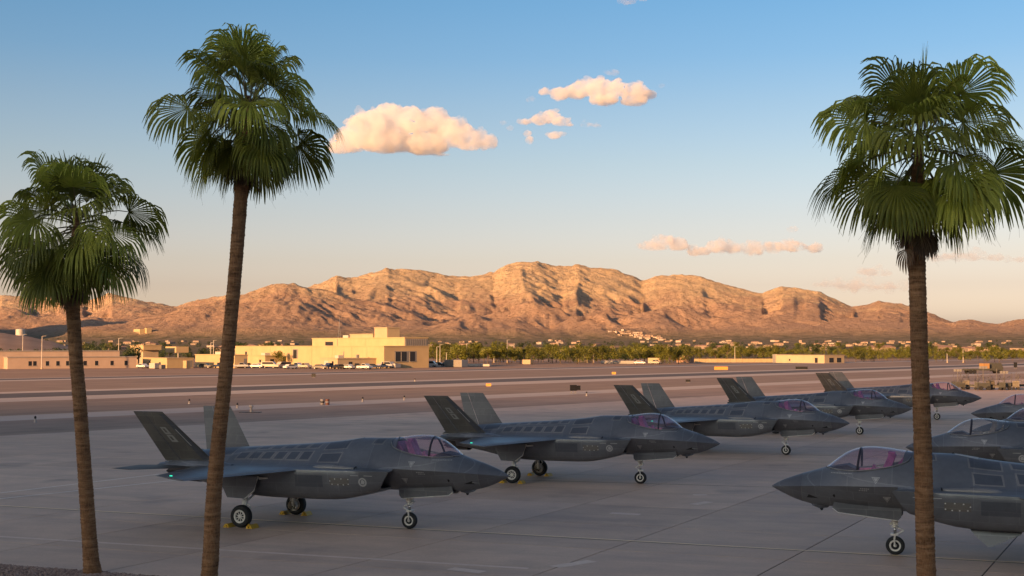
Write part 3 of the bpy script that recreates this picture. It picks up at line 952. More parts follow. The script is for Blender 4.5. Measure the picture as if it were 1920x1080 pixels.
def main_gear(side):
    b = MB()
    y = side * 1.78
    b.tube([(0, side * 1.45, 1.55), (0, y, .98), (0, y, .84)], [.10, .10, .12], 10)
    b.tube([(0, y, .84), (0, y, .62)], .07, 10)
    b.tube([(0, y, .62), (0, y + side * .02, .42)], .085, 10)
    b.tube([(0, y - side * .02, .42), (0, y + side * .30, .42)], .06, 8)
    b.tube([(.10, y, .90), (.26, y, .74)], .022, 6); b.tube([(.26, y, .74), (.08, y, .52)], .022, 6)
    b.tube([(-.10, y, 1.05), (-.14, y, .60)], .018, 6)
    b.tube([(.05, y, .95), (.55, side * 1.35, 1.5)], .04, 7)
    b.lathe([(y - .10, .19), (y + .10, .19)], 'y', (0, 0, .42), 14)
    for v in range(0): pass
    return b.mesh('leg', [M['gear_white']])

def door(poly, y, tilt, side, thick=.035, name='gear_door'):
    """poly of (s, z); the sheet tilts outwards below its top edge"""
    zt = max(p[1] for p in poly)
    A = lambda s, z: P3(s, side * (y + (zt - z) * tilt), z)
    B = lambda s, z: P3(s, side * (y - thick + (zt - z) * tilt), z)
    return MB().prism(poly, A, B).mesh(name, [M['jet']])
def door_edge(poly, idx, y, tilt, side, w=.022):
    zt = max(p[1] for p in poly)
    b = MB()
    pts = [P3(s, side * (y - .017 + (zt - z) * tilt), z) for (s, z) in [poly[i] for i in idx]]
    b.tube(pts, w, 6)
    return b.mesh('door_edge', [M['gear_white']])

# ---- marks laid on the skin by casting rays at it
def bvh_of(meshes):
    vs, fs = [], []
    for me in meshes:
        o = len(vs)
        vs += [v.co.copy() for v in me.vertices]
        fs += [[i + o for i in p.vertices] for p in me.polygons]
    return BVHTree.FromPolygons(vs, fs)

def on_side(bvh, s, z, side, off=.006):
    x = NG - s
    h = bvh.ray_cast(Vector((x, side * 6, z)), Vector((0, -side, 0)))
    if h[0] is None: return None
    return h[0] + Vector((0, side, 0)) * off
def on_top(bvh, s, y, off=.006):
    h = bvh.ray_cast(Vector((NG - s, y, 6)), Vector((0, 0, -1)))
    if h[0] is None: return None
    return h[0] + h[1] * (off if h[1].z > 0 else -off)

def patch(fn, corners, nu=4, nv=4):
    """bilinear patch of 4 (u, v) corners placed by fn"""
    V, F = [], []
    for i in range(nu + 1):
        for j in range(nv + 1):
            a, b = i / nu, j / nv
            u = (corners[0][0] * (1 - a) + corners[1][0] * a) * (1 - b) + (corners[3][0] * (1 - a) + corners[2][0] * a) * b
            v = (corners[0][1] * (1 - a) + corners[1][1] * a) * (1 - b) + (corners[3][1] * (1 - a) + corners[2][1] * a) * b
            p = fn(u, v)
            if p is None: return [], []
            V.append(p)
    for i in range(nu):
        for j in range(nv):
            a = i * (nv + 1) + j
            F.append((a, a + nv + 1, a + nv + 2, a + 1))
    return V, F

def poly_on(fn, pts):
    V = [fn(*p) for p in pts]
    if any(v is None for v in V): return [], []
    return V, [tuple(range(len(V)))]

JET = {}
def build_jet_meshes():
    J = JET
    J['fuselage'] = build_fore()
    J['centre_body'] = build_mid()
    V, F, m, st = build_canopy()
    nv = len(V)
    V = V + [(x, y * .965, z - .028) for (x, y, z) in V]; F = F + [tuple(i + nv for i in reversed(q)) for q in F]
    J['canopy'] = mesh('canopy', V, F, [M['canopy']], True)
    J['canopy_clear'] = mesh('canopy', V, F, [M['canopy_clear']], True)
    pts = sill_path(.0)
    rim = MB()
    rim.tube([P3(s, y, z + .005) for (s, y, z) in pts] , .024, 6); rim.tube([P3(s, -y, z + .005) for (s, y, z) in pts], .024, 6)
    J['canopy_rail'] = rim.mesh('canopy_rail', [M['jet_light']], True)
    def arch(s0, lean, rad, mat, name, inset=.03):
        arc = []
        for k in range(25):
            a = -math.pi / 2 + math.pi * k / 24
            w, zc, zt, zb, kt, kb = lerp_table(FORE, s0)
            sill = lerp_table(SILL, s0)[0]
            wc = w * max(0, 1 - (sill - zc) / (zt - zc)) ** (1 / kt) - inset
            y = wc * math.sin(a)
            z = zc + (zt - inset - zc) * max(0, 1 - (abs(y) / w) ** kt)
            arc.append(P3(s0 + lean * (zt - z), y, z))
        return MB().tube(arc, rad, 7).mesh(name, [mat], True)
    J['canopy_bow'] = arch(2.98, -.10, .040, M['cockpit'], 'canopy_bow')
    b = MB()                                             # ejection seat: pan, back, headrest, rails
    b.add(*prism_box([(3.15, 2.40), (3.75, 2.40), (3.78, 2.62), (3.12, 2.60)], .27))
    b.add(*prism_box([(3.55, 2.55), (3.82, 2.55), (4.10, 3.28), (3.88, 3.30)], .27))
    b.add(*prism_box([(3.84, 3.05), (3.98, 3.05), (4.08, 3.38), (3.86, 3.40)], .15))
    b.add(*prism_box([(3.20, 2.55), (3.38, 2.55), (3.45, 2.92), (3.36, 2.95)], .10))
    J['seat'] = b.mesh('seat', [M['purple']])
    J['seat_grey'] = b.mesh('seat', [M['grey_cover']])
    b = MB()                                             # glare shield and displays
    b.add(*prism_box([(2.02, 2.46), (2.85, 2.40), (2.88, 2.78), (2.55, 2.93), (2.15, 2.86), (2.02, 2.80)], .42))
    J['glare_shield'] = b.mesh('glare_shield', [M['cockpit']])
    b = MB()                                             # side consoles, aft deck
    for sd in (1, -1):
        b.add(*[(lambda v, f: ([(x, y + sd * .42, z) for (x, y, z) in v], f))(*prism_box([(2.75, 2.38), (4.05, 2.38), (4.15, 2.92), (3.6, 2.80), (2.75, 2.76)], .13))][0])
    J['side_console'] = b.mesh('side_console', [M['magenta']])
    J['side_console_grey'] = b.mesh('side_console', [M['grey_cover']])
    b = MB(); b.add(*prism_box([(4.10, 2.6), (4.56, 2.62), (4.56, 3.26), (4.38, 3.28), (4.16, 3.0)], .34))
    J['aft_deck'] = b.mesh('aft_deck', [M['purple']]); J['aft_deck_grey'] = b.mesh('aft_deck', [M['grey_cover']])
    for sd, nm in ((1, 'p'), (-1, 's')):
        J['wing_' + nm] = wing_mesh(sd); J['flap_' + nm] = flap_mesh(sd); J['stab_' + nm] = stab_mesh(sd); J['boom_' + nm] = boom_mesh(sd)
        J['fin_' + nm] = fin_mesh(sd, 0.0, 0.655, 'fin', M['jet_edge']); J['rudder_' + nm] = fin_mesh(sd, 0.675, 1.0, 'rudder', M['jet_edge'])
        J['mainleg_' + nm] = main_gear(sd)
        mp = [(9.35, 1.95), (11.0, 1.95), (10.98, 1.62), (10.72, 1.12), (9.95, 1.10), (9.55, 1.40)]
        J['maindoor_' + nm] = door(mp, 2.12, -.04, sd); J['maindooredge_' + nm] = door_edge(mp, (0, 5, 4), 2.12, -.04, sd, .03)
        J['hinge_' + nm] = MB().tube([P3(9.35, sd * 2.06, 1.88), P3(9.05, sd * 1.9, 1.90)], .045, 6).mesh('hinge', [M['gear_white']])
        npoly = [(2.12, 1.72), (4.28, 1.60), (4.26, 1.28), (4.16, 1.17), (2.25, 1.36), (2.06, 1.50)]
        J['nosedoor_' + nm] = door(npoly, .44, -.03, sd); J['nosedooredge_' + nm] = door_edge(npoly, (3, 4, 5), .44, -.03, sd, .022)
    J['nozzle'] = nozzle_mesh()
    J['noseleg'], J['piston'] = nose_gear()
    J['nosetyre'] = tyre_mesh(.305, .20); J['noserim'] = rim_mesh(.305, .20, 0)
    J['maintyre'] = tyre_mesh(.425, .29); J['mainrim'] = rim_mesh(.425, .29, 9)
    J['nozzle_dark'] = None
    skin = bvh_of([J['fuselage'], J['centre_body']])
    wing_skin = bvh_of([J['centre_body'], J['wing_s'], J['wing_p'], J['fuselage'], J['boom_s'], J['boom_p']])
    J['skin'] = skin
    # spine panels: pale seal frames with darker panes in them
    frames, panes = [], []
    for row, (y0, y1) in enumerate(((.16, .52), (.62, 1.00))):
        for k in range(6):
            s0 = 7.55 + k * .56 + row * .18
            for sd in (1, -1):
                fr = patch(lambda u, v: on_top(skin, u, v, .004), [(s0, sd * y0), (s0 + .54, sd * y0), (s0 + .62, sd * y1), (s0 + .08, sd * y1)])
                pn = patch(lambda u, v: on_top(skin, u, v, .009), [(s0 + .07, sd * (y0 + .04)), (s0 + .46, sd * (y0 + .04)), (s0 + .54, sd * (y1 - .05)), (s0 + .15, sd * (y1 - .05))])
                frames.append(fr); panes.append(pn)
    for (s0, s1, y0, y1) in ((6.3, 7.35, .15, .62), (6.45, 7.4, .72, 1.05), (4.85, 5.35, .12, .48), (11.3, 12.2, .2, .8)):
        for sd in (1, -1):
            frames.append(patch(lambda u, v: on_top(skin, u, v, .004), [(s0, sd * y0), (s1, sd * y0), (s1 + .06, sd * y1), (s0 + .06, sd * y1)], 6, 5))
            panes.append(patch(lambda u, v: on_top(skin, u, v, .009), [(s0 + .06, sd * (y0 + .04)), (s1 - .06, sd * (y0 + .04)), (s1, sd * (y1 - .04)), (s0 + .12, sd * (y1 - .04))], 6, 5))
    J['panel_frames'] = [mesh('panel', V, F, [M['jet_light']], True) for V, F in frames if V]
    J['panes'] = [mesh('panel_pane', V, F, [M['jet_panel']], True) for V, F in panes if V]
    V, F = patch(lambda u, v: on_top(skin, u, v, .012), [(5.95, -.14), (6.65, -.20), (6.65, .20), (5.95, .14)], 5, 4)
    J['dorsal_patch'] = mesh('dorsal_patch', V, F, [M['mark']], True)
    # per side marks
    for sd, nm in ((1, 'p'), (-1, 's')):
        S = lambda u, v, o=.007: on_side(skin, u, v, sd, o)
        def dec(name, lst, mat, joined=False):
            if joined:
                b = MB()
                for V, F in lst: b.add(V, F)
                lst = [(b.v, b.f)]
            J[name + '_' + nm] = [mesh(name, V, F, [mat]) for V, F in lst if V]
        disc = [(5.12 + .165 * math.cos(2 * math.pi * k / 18), 1.86 + .165 * math.sin(2 * math.pi * k / 18)) for k in range(18)]
        ringq = []
        for k in range(18):
            a, c = 2 * math.pi * k / 18, 2 * math.pi * (k + 1) / 18
            q = [(5.12 + r_ * math.cos(t_), 1.86 + r_ * math.sin(t_)) for r_, t_ in ((.11, a), (.165, a), (.165, c), (.11, c))]
            ringq.append(poly_on(S, q))
        ringq.append(poly_on(S, [(5.07, 1.78), (5.19, 1.80), (5.17, 1.93), (5.10, 1.95), (5.03, 1.88)]))
        dec('emblem', ringq, M['mark'], True)
        hexp = [(5.60, 1.86), (5.72, 1.99), (6.38, 2.00), (6.52, 1.86), (6.40, 1.70), (5.74, 1.70)]
        dec('access_panel', [patch(lambda u, v: S(u, v, .004), [(5.66, 1.71), (6.46, 1.71), (6.46, 1.99), (5.66, 1.99)], 5, 3)], M['jet_edge'])
        dots = []
        for (s_, z_) in ((5.70, 1.95), (5.98, 1.96), (6.24, 1.95), (6.44, 1.87), (6.36, 1.75), (6.12, 1.74), (5.90, 1.74), (5.70, 1.77)):
            dots.append(poly_on(lambda u, v: S(u, v, .010), [(s_ - .02, z_ - .018), (s_ + .02, z_ - .018), (s_ + .02, z_ + .018), (s_ - .02, z_ + .018)]))
        dec('fastener', dots, M['mark_pale'], True)
        dec('dash_mark', [poly_on(S, [(4.72, 2.085), (5.06, 2.09), (5.06, 2.115), (4.72, 2.11)]), poly_on(S, [(5.28, 2.085), (5.60, 2.085), (5.60, 2.11), (5.28, 2.11)])], M['mark'])
        def tri(s_, z_, h_):
            o = []
            for (r0, r1) in ((1.0, .74), (.56, .0)):
                P_ = [(s_ - h_ * r0, z_ + h_ * .55 * r0), (s_ + h_ * r0, z_ + h_ * .55 * r0), (s_, z_ - h_ * r0)]
                if r1 == 0: o.append(poly_on(S, P_)); continue
                Q_ = [(s_ - h_ * r1, z_ + h_ * .55 * r1 - .004), (s_ + h_ * r1, z_ + h_ * .55 * r1 - .004), (s_, z_ - h_ * r1)]
                for i in range(3): o.append(poly_on(S, [P_[i], P_[(i + 1) % 3], Q_[(i + 1) % 3], Q_[i]]))
            return o
        dec('warning_triangle', tri(3.52, 2.53, .14), M['mark'], True)
        dec('rescue_triangle', tri(3.85, 1.90, .13), M['mark'], True)
        words = []
        rr_ = random.Random(5)
        for (s0, s1, z_, h_) in ((3.02, 3.32, 2.20, .035), (2.98, 3.26, 2.14, .03), (2.05, 2.75, 2.665, .026)):
            u = s0
            while u < s1 - .02:
                w = rr_.uniform(.02, .05)
                zz = z_ if s0 > 2.9 else z_ + .0
                words.append(poly_on(S, [(u, zz), (u + w, zz), (u + w, zz + h_), (u, zz + h_)])); u += w + .018
        dec('stencil', words, M['mark'], True)
        dec('port_hole', [poly_on(S, [(2.10, 1.93), (2.16, 1.99), (2.19, 1.93), (2.16, 1.85)])], M['dark'])
        dec('seam', [patch(lambda u, v: S(u, v, .005), [(1.05, 2.17), (1.065, 2.17), (1.065, 1.68), (1.05, 1.68)], 1, 6), patch(lambda u, v: S(u, v, .005), [(4.02, 2.30), (4.03, 2.30), (3.80, 1.62), (3.79, 1.62)], 1, 6)], M['jet_light'])
        dec('side_panel', [patch(lambda u, v: S(u, v, .003), [(6.75, 1.62), (7.9, 1.62), (7.9, 2.06), (6.75, 2.06)], 6, 4)], M['jet_panel'])
        # fin marks
        fm = MB()
        for (t0, t1) in ((.40, .54), (.555, .70)):
            for (c0, c1, a0, a1) in ((.34, .40, t0, t1), (.46, .50, t0, t1), (.40, .46, t0, t0 + .035), (.40, .46, t1 - .03, t1)):
                fm.add([fin_pt(c0, a0, sd, .055), fin_pt(c1, a0, sd, .055), fin_pt(c1, a1, sd, .055), fin_pt(c0, a1, sd, .055)], [(0, 1, 2, 3)])
        J['tail_code_' + nm] = fm.mesh('tail_code', [M['mark_dim']])
        fl = MB(); fl.add([fin_pt(.10, .33, sd, .068), fin_pt(.125, .33, sd, .068), fin_pt(.125, .66, sd, .055), fin_pt(.10, .66, sd, .055)], [(0, 1, 2, 3)])
        J['formation_light_' + nm] = fl.mesh('formation_light', [M['mark']])
        fe = MB(); fe.add([fin_pt(0.02, 0.02, sd, .05), fin_pt(.16, .02, sd, .075), fin_pt(.16, .96, sd, .04), fin_pt(.02, .96, sd, .03)], [(0, 1, 2, 3)])
        J['fin_edge_' + nm] = fe.mesh('fin_leading_edge', [M['jet_panel']])
        fb = MB(); fb.tube([fin_pt(.05, -.02, sd, .10), fin_pt(.35, -.03, sd, .14), fin_pt(.8, -.03, sd, .12), fin_pt(1.0, -.02, sd, .05)], [.03, .10, .10, .03], 8)
        J['fin_fairing_' + nm] = fb.mesh('fin_fairing', [M['jet']], True)
        # wing tip light
        J['tip_light_' + nm] = MB().tube([P3(10.95, sd * 5.25, 2.215), P3(11.05, sd * 5.25, 2.215)], .02, 8).mesh('position_light', [M['lamp_green']])
        # shoulder fairing with its dark slot and two dark vents
        f = MB(); rows = []
        for k in range(9):
            t_ = k / 8; s_ = 5.55 + 1.9 * t_
            rad = .13 * math.sqrt(max(0, math.sin(math.pi * min(1, .08 + .62 * t_ if t_ < .6 else .452 + .55 * (t_ - .6) / .4 * 1.0))))
            c = on_top(skin, s_, sd * 1.42, 0)
            rows.append((c, rad))
        f.tube([r_[0] + Vector((0, 0, -.02)) for r_ in rows], [max(r_[1], .01) for r_ in rows], 10)
        J['gun_fairing_' + nm] = f.mesh('gun_fairing', [M['jet_light']], True)
        c0 = on_top(skin, 5.62, sd * 1.42, 0)
        J['gun_slot_' + nm] = MB().tube([(c0.x + .03, c0.y - sd * .10, c0.z + .015), (c0.x + .055, c0.y, c0.z + .07), (c0.x + .03, c0.y + sd * .10, c0.z + .015)], .022, 6).mesh('gun_slot', [M['dark']])
        vents = []
        for (s0, y0) in ((6.05, 1.16), (6.42, 1.12), (6.80, 1.10)):
            vents.append(patch(lambda u, v: on_top(skin, u, v, .012), [(s0, sd * y0), (s0 + .22, sd * y0), (s0 + .30, sd * (y0 + .16)), (s0 + .08, sd * (y0 + .16))], 2, 2))
        dec('vent', vents[:2], M['dark'])
        # small blister on the wing
        J['wing_blister_' + nm] = MB().tube([on_top(wing_skin, 9.75, sd * 1.75, 0), on_top(wing_skin, 9.98, sd * 1.75, .02)], [.05, .03], 6).mesh('wing_blister', [M['jet_edge']])
        ws = []
        ws.append(patch(lambda u, v: on_top(wing_skin, u, v, .006), [(8.02, sd * 1.92), (8.16, sd * 1.92), (10.50, sd * 5.15), (10.38, sd * 5.15)], 1, 12))
        dec('wing_edge_seam', ws, M['jet_light'])
    # chin sensor
    b = MB()
    top_ = [P3(1.28, 0, 1.60), P3(1.75, .17, 1.62), P3(1.75, -.17, 1.62), P3(2.0, .13, 1.60), P3(2.0, -.13, 1.60)]
    low = [P3(1.38, .07, 1.50), P3(1.38, -.07, 1.50), P3(1.62, .10, 1.42), P3(1.62, -.10, 1.42), P3(1.88, .07, 1.46), P3(1.88, -.07, 1.46)]
    hull = bmesh.new()
    for p in top_ + low: hull.verts.new(p)
    bmesh.ops.convex_hull(hull, input=hull.verts[:])
    hm = bpy.data.meshes.new('chin_sensor'); hull.to_mesh(hm); hull.free(); hm.materials.append(M['jet_panel'])
    J['chin_sensor'] = hm
    J['sensor_ball'] = MB().lathe([(-.05, .001), (-.045, .03), (0, .062), (.045, .03), (.05, .001)], 'z', P3(1.66, 0, 1.40), 12).mesh('sensor_ball', [M['dark']], True)
    J['air_probe'] = MB().tube([P3(1.20, -.34, 1.86), P3(1.30, -.42, 1.86), P3(1.0, -.46, 1.86)], [.012, .01, .004], 6).mesh('air_probe', [M['mark']])
    J['sensor_window'] = MB().add([on_side(skin, 1.30, 1.92, -1, .008), on_side(skin, 1.62, 1.80, -1, .008), on_side(skin, 1.22, 1.80, -1, .008)], [(0, 1, 2)]).add([on_side(skin, 1.30, 1.92, 1, .008), on_side(skin, 1.62, 1.80, 1, .008), on_side(skin, 1.22, 1.80, 1, .008)], [(0, 1, 2)]).mesh('sensor_window', [M['dark']])
    J['mast'] = MB().tube([(0, 0, 0), (-.50, 0, .80)], [.032, .022], 6).mesh('antenna_mast', [M['jet_edge']])
    bp = [(6.3, 1.25), (8.0, 1.2), (7.9, 1.0), (7.1, .62), (6.9, .60), (6.5, .95)]
    J['bay_door'] = door(bp, 1.05, .25, 1, .03, 'bay_door')
    J['bay_actuator'] = MB().tube([P3(6.95, 1.05, .62), P3(6.90, 1.10, .85)], .05, 6).mesh('bay_actuator', [M['dark']])
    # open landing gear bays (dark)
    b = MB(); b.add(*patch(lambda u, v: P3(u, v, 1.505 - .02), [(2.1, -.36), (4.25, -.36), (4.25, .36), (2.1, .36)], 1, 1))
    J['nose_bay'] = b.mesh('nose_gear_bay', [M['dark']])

def prism_box(poly, hw):
    """poly of (s, z) swept over +-hw in y"""
    b = MB(); b.prism(poly, lambda s, z: P3(s, hw, z), lambda s, z: P3(s, -hw, z))
    return b.v, b.f

build_jet_meshes()
for k_ in ('fuselage', 'centre_body', 'wing_p', 'wing_s', 'stab_p', 'stab_s', 'boom_p', 'boom_s', 'fin_p', 'fin_s', 'rudder_p', 'rudder_s', 'flap_p', 'flap_s'):
    JET[k_].set_sharp_from_angle(angle=R(28))

def place_jet(nose_gear_pt, heading, label, clear=False, mast=False, bay=False, marks=True):
    J = JET
    root = empty('fighter_jet', (nose_gear_pt[0], nose_gear_pt[1], 0), heading)
    tag(root, label, 'fighter jet', 'grey fighter jets parked in two facing rows')
    fus = link('fuselage', J['fuselage'], root)
    mid = link('centre_body', J['centre_body'], root)
    can = link('canopy', J['canopy_clear' if clear else 'canopy'], root)
    link('canopy_rail', J['canopy_rail'], can); link('canopy_bow', J['canopy_bow'], can)
    g = '_grey' if clear else ''
    link('seat', J['seat' + g], root); link('side_console', J['side_console' + g], root); link('glare_shield', J['glare_shield'], root); link('aft_deck', J['aft_deck' + g], root)
    for nm in ('p', 's'):
        sd = 1 if nm == 'p' else -1
        w = link('wing', J['wing_' + nm], root); link('flap', J['flap_' + nm], w); link('position_light', J['tip_light_' + nm], w); link('wing_seam', J['wing_edge_seam_' + nm][0], w); link('wing_blister', J['wing_blister_' + nm], w)
        link('stabilator', J['stab_' + nm], root); link('tail_boom', J['boom_' + nm], root)
        fn = link('fin', J['fin_' + nm], root); link('rudder', J['rudder_' + nm], fn); link('fin_edge', J['fin_edge_' + nm], fn); link('fin_fairing', J['fin_fairing_' + nm], fn)
        if marks: link('tail_code', J['tail_code_' + nm], fn); link('formation_light', J['formation_light_' + nm], fn)
        mg = link('main_gear', J['mainleg_' + nm], root, (NG - 10.12, 0, 0))
        ty = link('tyre', J['maintyre'], mg, (0, sd * 2.02, .425)); link('rim', J['mainrim'], mg, (0, sd * 2.02, .425))
        d = link('main_gear_door', J['maindoor_' + nm], root); link('door_edge', J['maindooredge_' + nm], d); link('hinge', J['hinge_' + nm], d)
        d = link('nose_gear_door', J['nosedoor_' + nm], root); link('door_edge', J['nosedooredge_' + nm], d)
        for k in ('emblem', 'access_panel', 'dash_mark', 'side_panel'):
            for me in J[k + '_' + nm]: link(k, me, mid)
        for k in ('warning_triangle', 'rescue_triangle', 'stencil', 'port_hole', 'seam'):
            for me in J[k + '_' + nm]:
                o = link(k, me, fus)
                if k == 'stencil': o['kind'] = 'stuff'
        link('fastener', J['fastener_' + nm][0], mid)['kind'] = 'stuff'
        gf = link('gun_fairing', J['gun_fairing_' + nm], root); link('gun_slot', J['gun_slot_' + nm], gf); [link('vent', me, gf) for me in J['vent_' + nm]]
    ng = link('nose_gear', J['noseleg'], root); link('piston', J['piston'], ng)
    link('tyre', J['nosetyre'], ng, (0, 0, .305)); link('rim', J['noserim'], ng, (0, 0, .305))
    link('nose_gear_bay', J['nose_bay'], root)
    for me in J['panel_frames']: link('panel', me, mid)
    for me in J['panes']: link('panel_pane', me, mid)
    link('dorsal_patch', J['dorsal_patch'], mid)
    link('exhaust_nozzle', J['nozzle'], root)
    cs = link('chin_sensor', J['chin_sensor'], root); link('sensor_ball', J['sensor_ball'], cs); link('sensor_window', J['sensor_window'], cs); link('air_probe', J['air_probe'], fus)
    if mast: link('antenna_mast', J['mast'], root, P3(5.75, 0, 3.34))
    if bay: b_ = link('bay_door', J['bay_door'], root); link('bay_actuator', J['bay_actuator'], b_)
    return root

LEFT_ROW = [((768, 991), 'nearest grey fighter jet of the left row, behind the leaning palm trunk', {}),
            ((1201, 907), 'grey fighter jet second from front in the left row, yellow chocks at its wheels', {}),
            ((1474, 853), 'grey fighter jet in the middle of the left row of five', dict(turn=R(-7))),
            ((1612, 815), 'grey fighter jet fourth back in the left row, thin mast behind its canopy', dict(mast=True, turn=R(-8))),
            ((1757, 787), 'farthest grey fighter jet of the left row, partly behind the right palm', dict(mast=True, turn=R(-8)))]
JETS = []
for (px, py), lab, kw in LEFT_ROW:
    c = ground(px, py); turn = kw.pop('turn', 0.0)
    JETS.append(place_jet((c.x, c.y), HD + turn, lab, **kw))
def by_nose(x, y):                                       # nose tip position of a jet that faces the other way
    return (x + UV.x * NG, y + UV.y * NG)
JETS.append(place_jet((12.64, 42.99), HD + math.pi, 'nearest grey fighter jet at right, facing left, cut by the frame', bay=True))
JETS.append(place_jet(by_nose(18.6, 61.4), HD + math.pi, 'right row fighter jet with clear grey canopy behind the right palm trunk', clear=True))
JETS.append(place_jet(by_nose(25.9, 73.2), HD + math.pi, 'right row fighter jet at the frame edge, only its pink canopy front showing'))
JETS.append(place_jet(by_nose(32.6, 92.2), HD + math.pi, 'farthest fighter jet of the right row, nose tip pointing left'))

# ------------------------------------------------------------------ wheel chocks
M['chock'] = plain('yellow_chock', (0.62, 0.36, 0.02), 0.55, var=0.25)
def chock_mesh():
    b = MB()
    prof = [(-.14, 0), (.14, 0), (.10, .10), (.02, .15), (-.06, .13)]
    b.prism(prof, lambda x, z: (x, -.24, z), lambda x, z: (x, .24, z))
    b.tube([(.02, -.30, .06), (.02, .30, .06)], .03, 6)
    b.tube([(.02, .26, .06), (.02, .31, .14), (.02, .22, .17), (.02, .10, .14)], .018, 5)
    return b.mesh('wheel_chock', [M['chock']])
chock_me = chock_mesh()
which = {0: 'nearest left row jet', 1: 'second left row jet'}
for ji in (0, 1):
    r_ = JETS[ji]
    for sd, wn in ((-1, 'near'), (1, 'far')):
        for dx, pn in ((.50, 'ahead of'), (-.50, 'behind')):
            lx, ly = NG - 10.12 + dx, sd * 2.02
            p = r_.location + UV * lx + NV * ly
            o = link('wheel_chock', chock_me, None, (p.x, p.y, 0.001))
            o.rotation_euler = (0, 0, HD + (math.pi if dx > 0 else 0) + random.uniform(-.15, .15))
            tag(o, 'yellow wheel chock %s the %s main wheel of the %s' % (pn, wn, which[ji]), 'wheel chock', 'yellow chocks at the main wheels')
# ================================================================== PALMS
def leaf_material(name, c_dark, c_light, trans, spread=((0.0, 0.62), (0.6, 1.0), (1.0, 1.75))):
    t = NT(name)
    oi = t.n('ShaderNodeObjectInfo')
    f = t.noise(t.obj(), 2.2, 3)
    c = t.ramp(f, [(0.3, c_dark), (0.7, c_light)])
    c = t.mix(1.0, c, t.ramp(oi.outputs['Random'], list(spread)), 'MULTIPLY')
    t.color(c); t.set(Roughness=0.5); t.b.inputs['Specular IOR Level'].default_value = 0.35
    tl = t.n('ShaderNodeBsdfTranslucent'); t.l(c, tl.inputs[0])
    mx = t.n('ShaderNodeMixShader'); mx.inputs[0].default_value = trans
    t.l(t.b.outputs[0], mx.inputs[1]); t.l(tl.outputs[0], mx.inputs[2]); t.l(mx.outputs[0], t.out.inputs[0])
    return t.m
M['frond'] = leaf_material('palm_frond', (0.18, 0.20, 0.026), (0.37, 0.36, 0.058), 0.45)
M['petiole'] = plain('palm_petiole', (0.14, 0.11, 0.035), 0.55)
M['dead'] = leaf_material('dead_frond', (0.075, 0.04, 0.02), (0.16, 0.09, 0.045), 0.2)
def bark_material():
    t = NT('palm_bark'); p = t.obj()
    ring = t.noise(p, 1.0, 4, 0.6, (2.5, 2.5, 16.0)); fib = t.noise(p, 1.0, 5, 0.7, (42.0, 42.0, 7.0)); big = t.noise(p, 0.8, 3)
    c = t.ramp(ring, [(0.30, (0.11, 0.050, 0.024)), (0.52, (0.32, 0.155, 0.072)), (0.72, (0.50, 0.27, 0.135))])
    c = t.mix(t.ramp(fib, [(0.45, 0.0), (0.72, 0.75)]), c, (0.52, 0.30, 0.165))
    c = t.mix(t.ramp(big, [(0.4, 0.0), (0.7, 0.4)]), c, (0.13, 0.08, 0.05))
    t.color(c); t.set(Roughness=0.95); t.b.inputs['Specular IOR Level'].default_value = 0.1
    t.bump(t.math('ADD', ring, fib), 1.0, 0.05)
    return t.m
M['bark'] = bark_material()

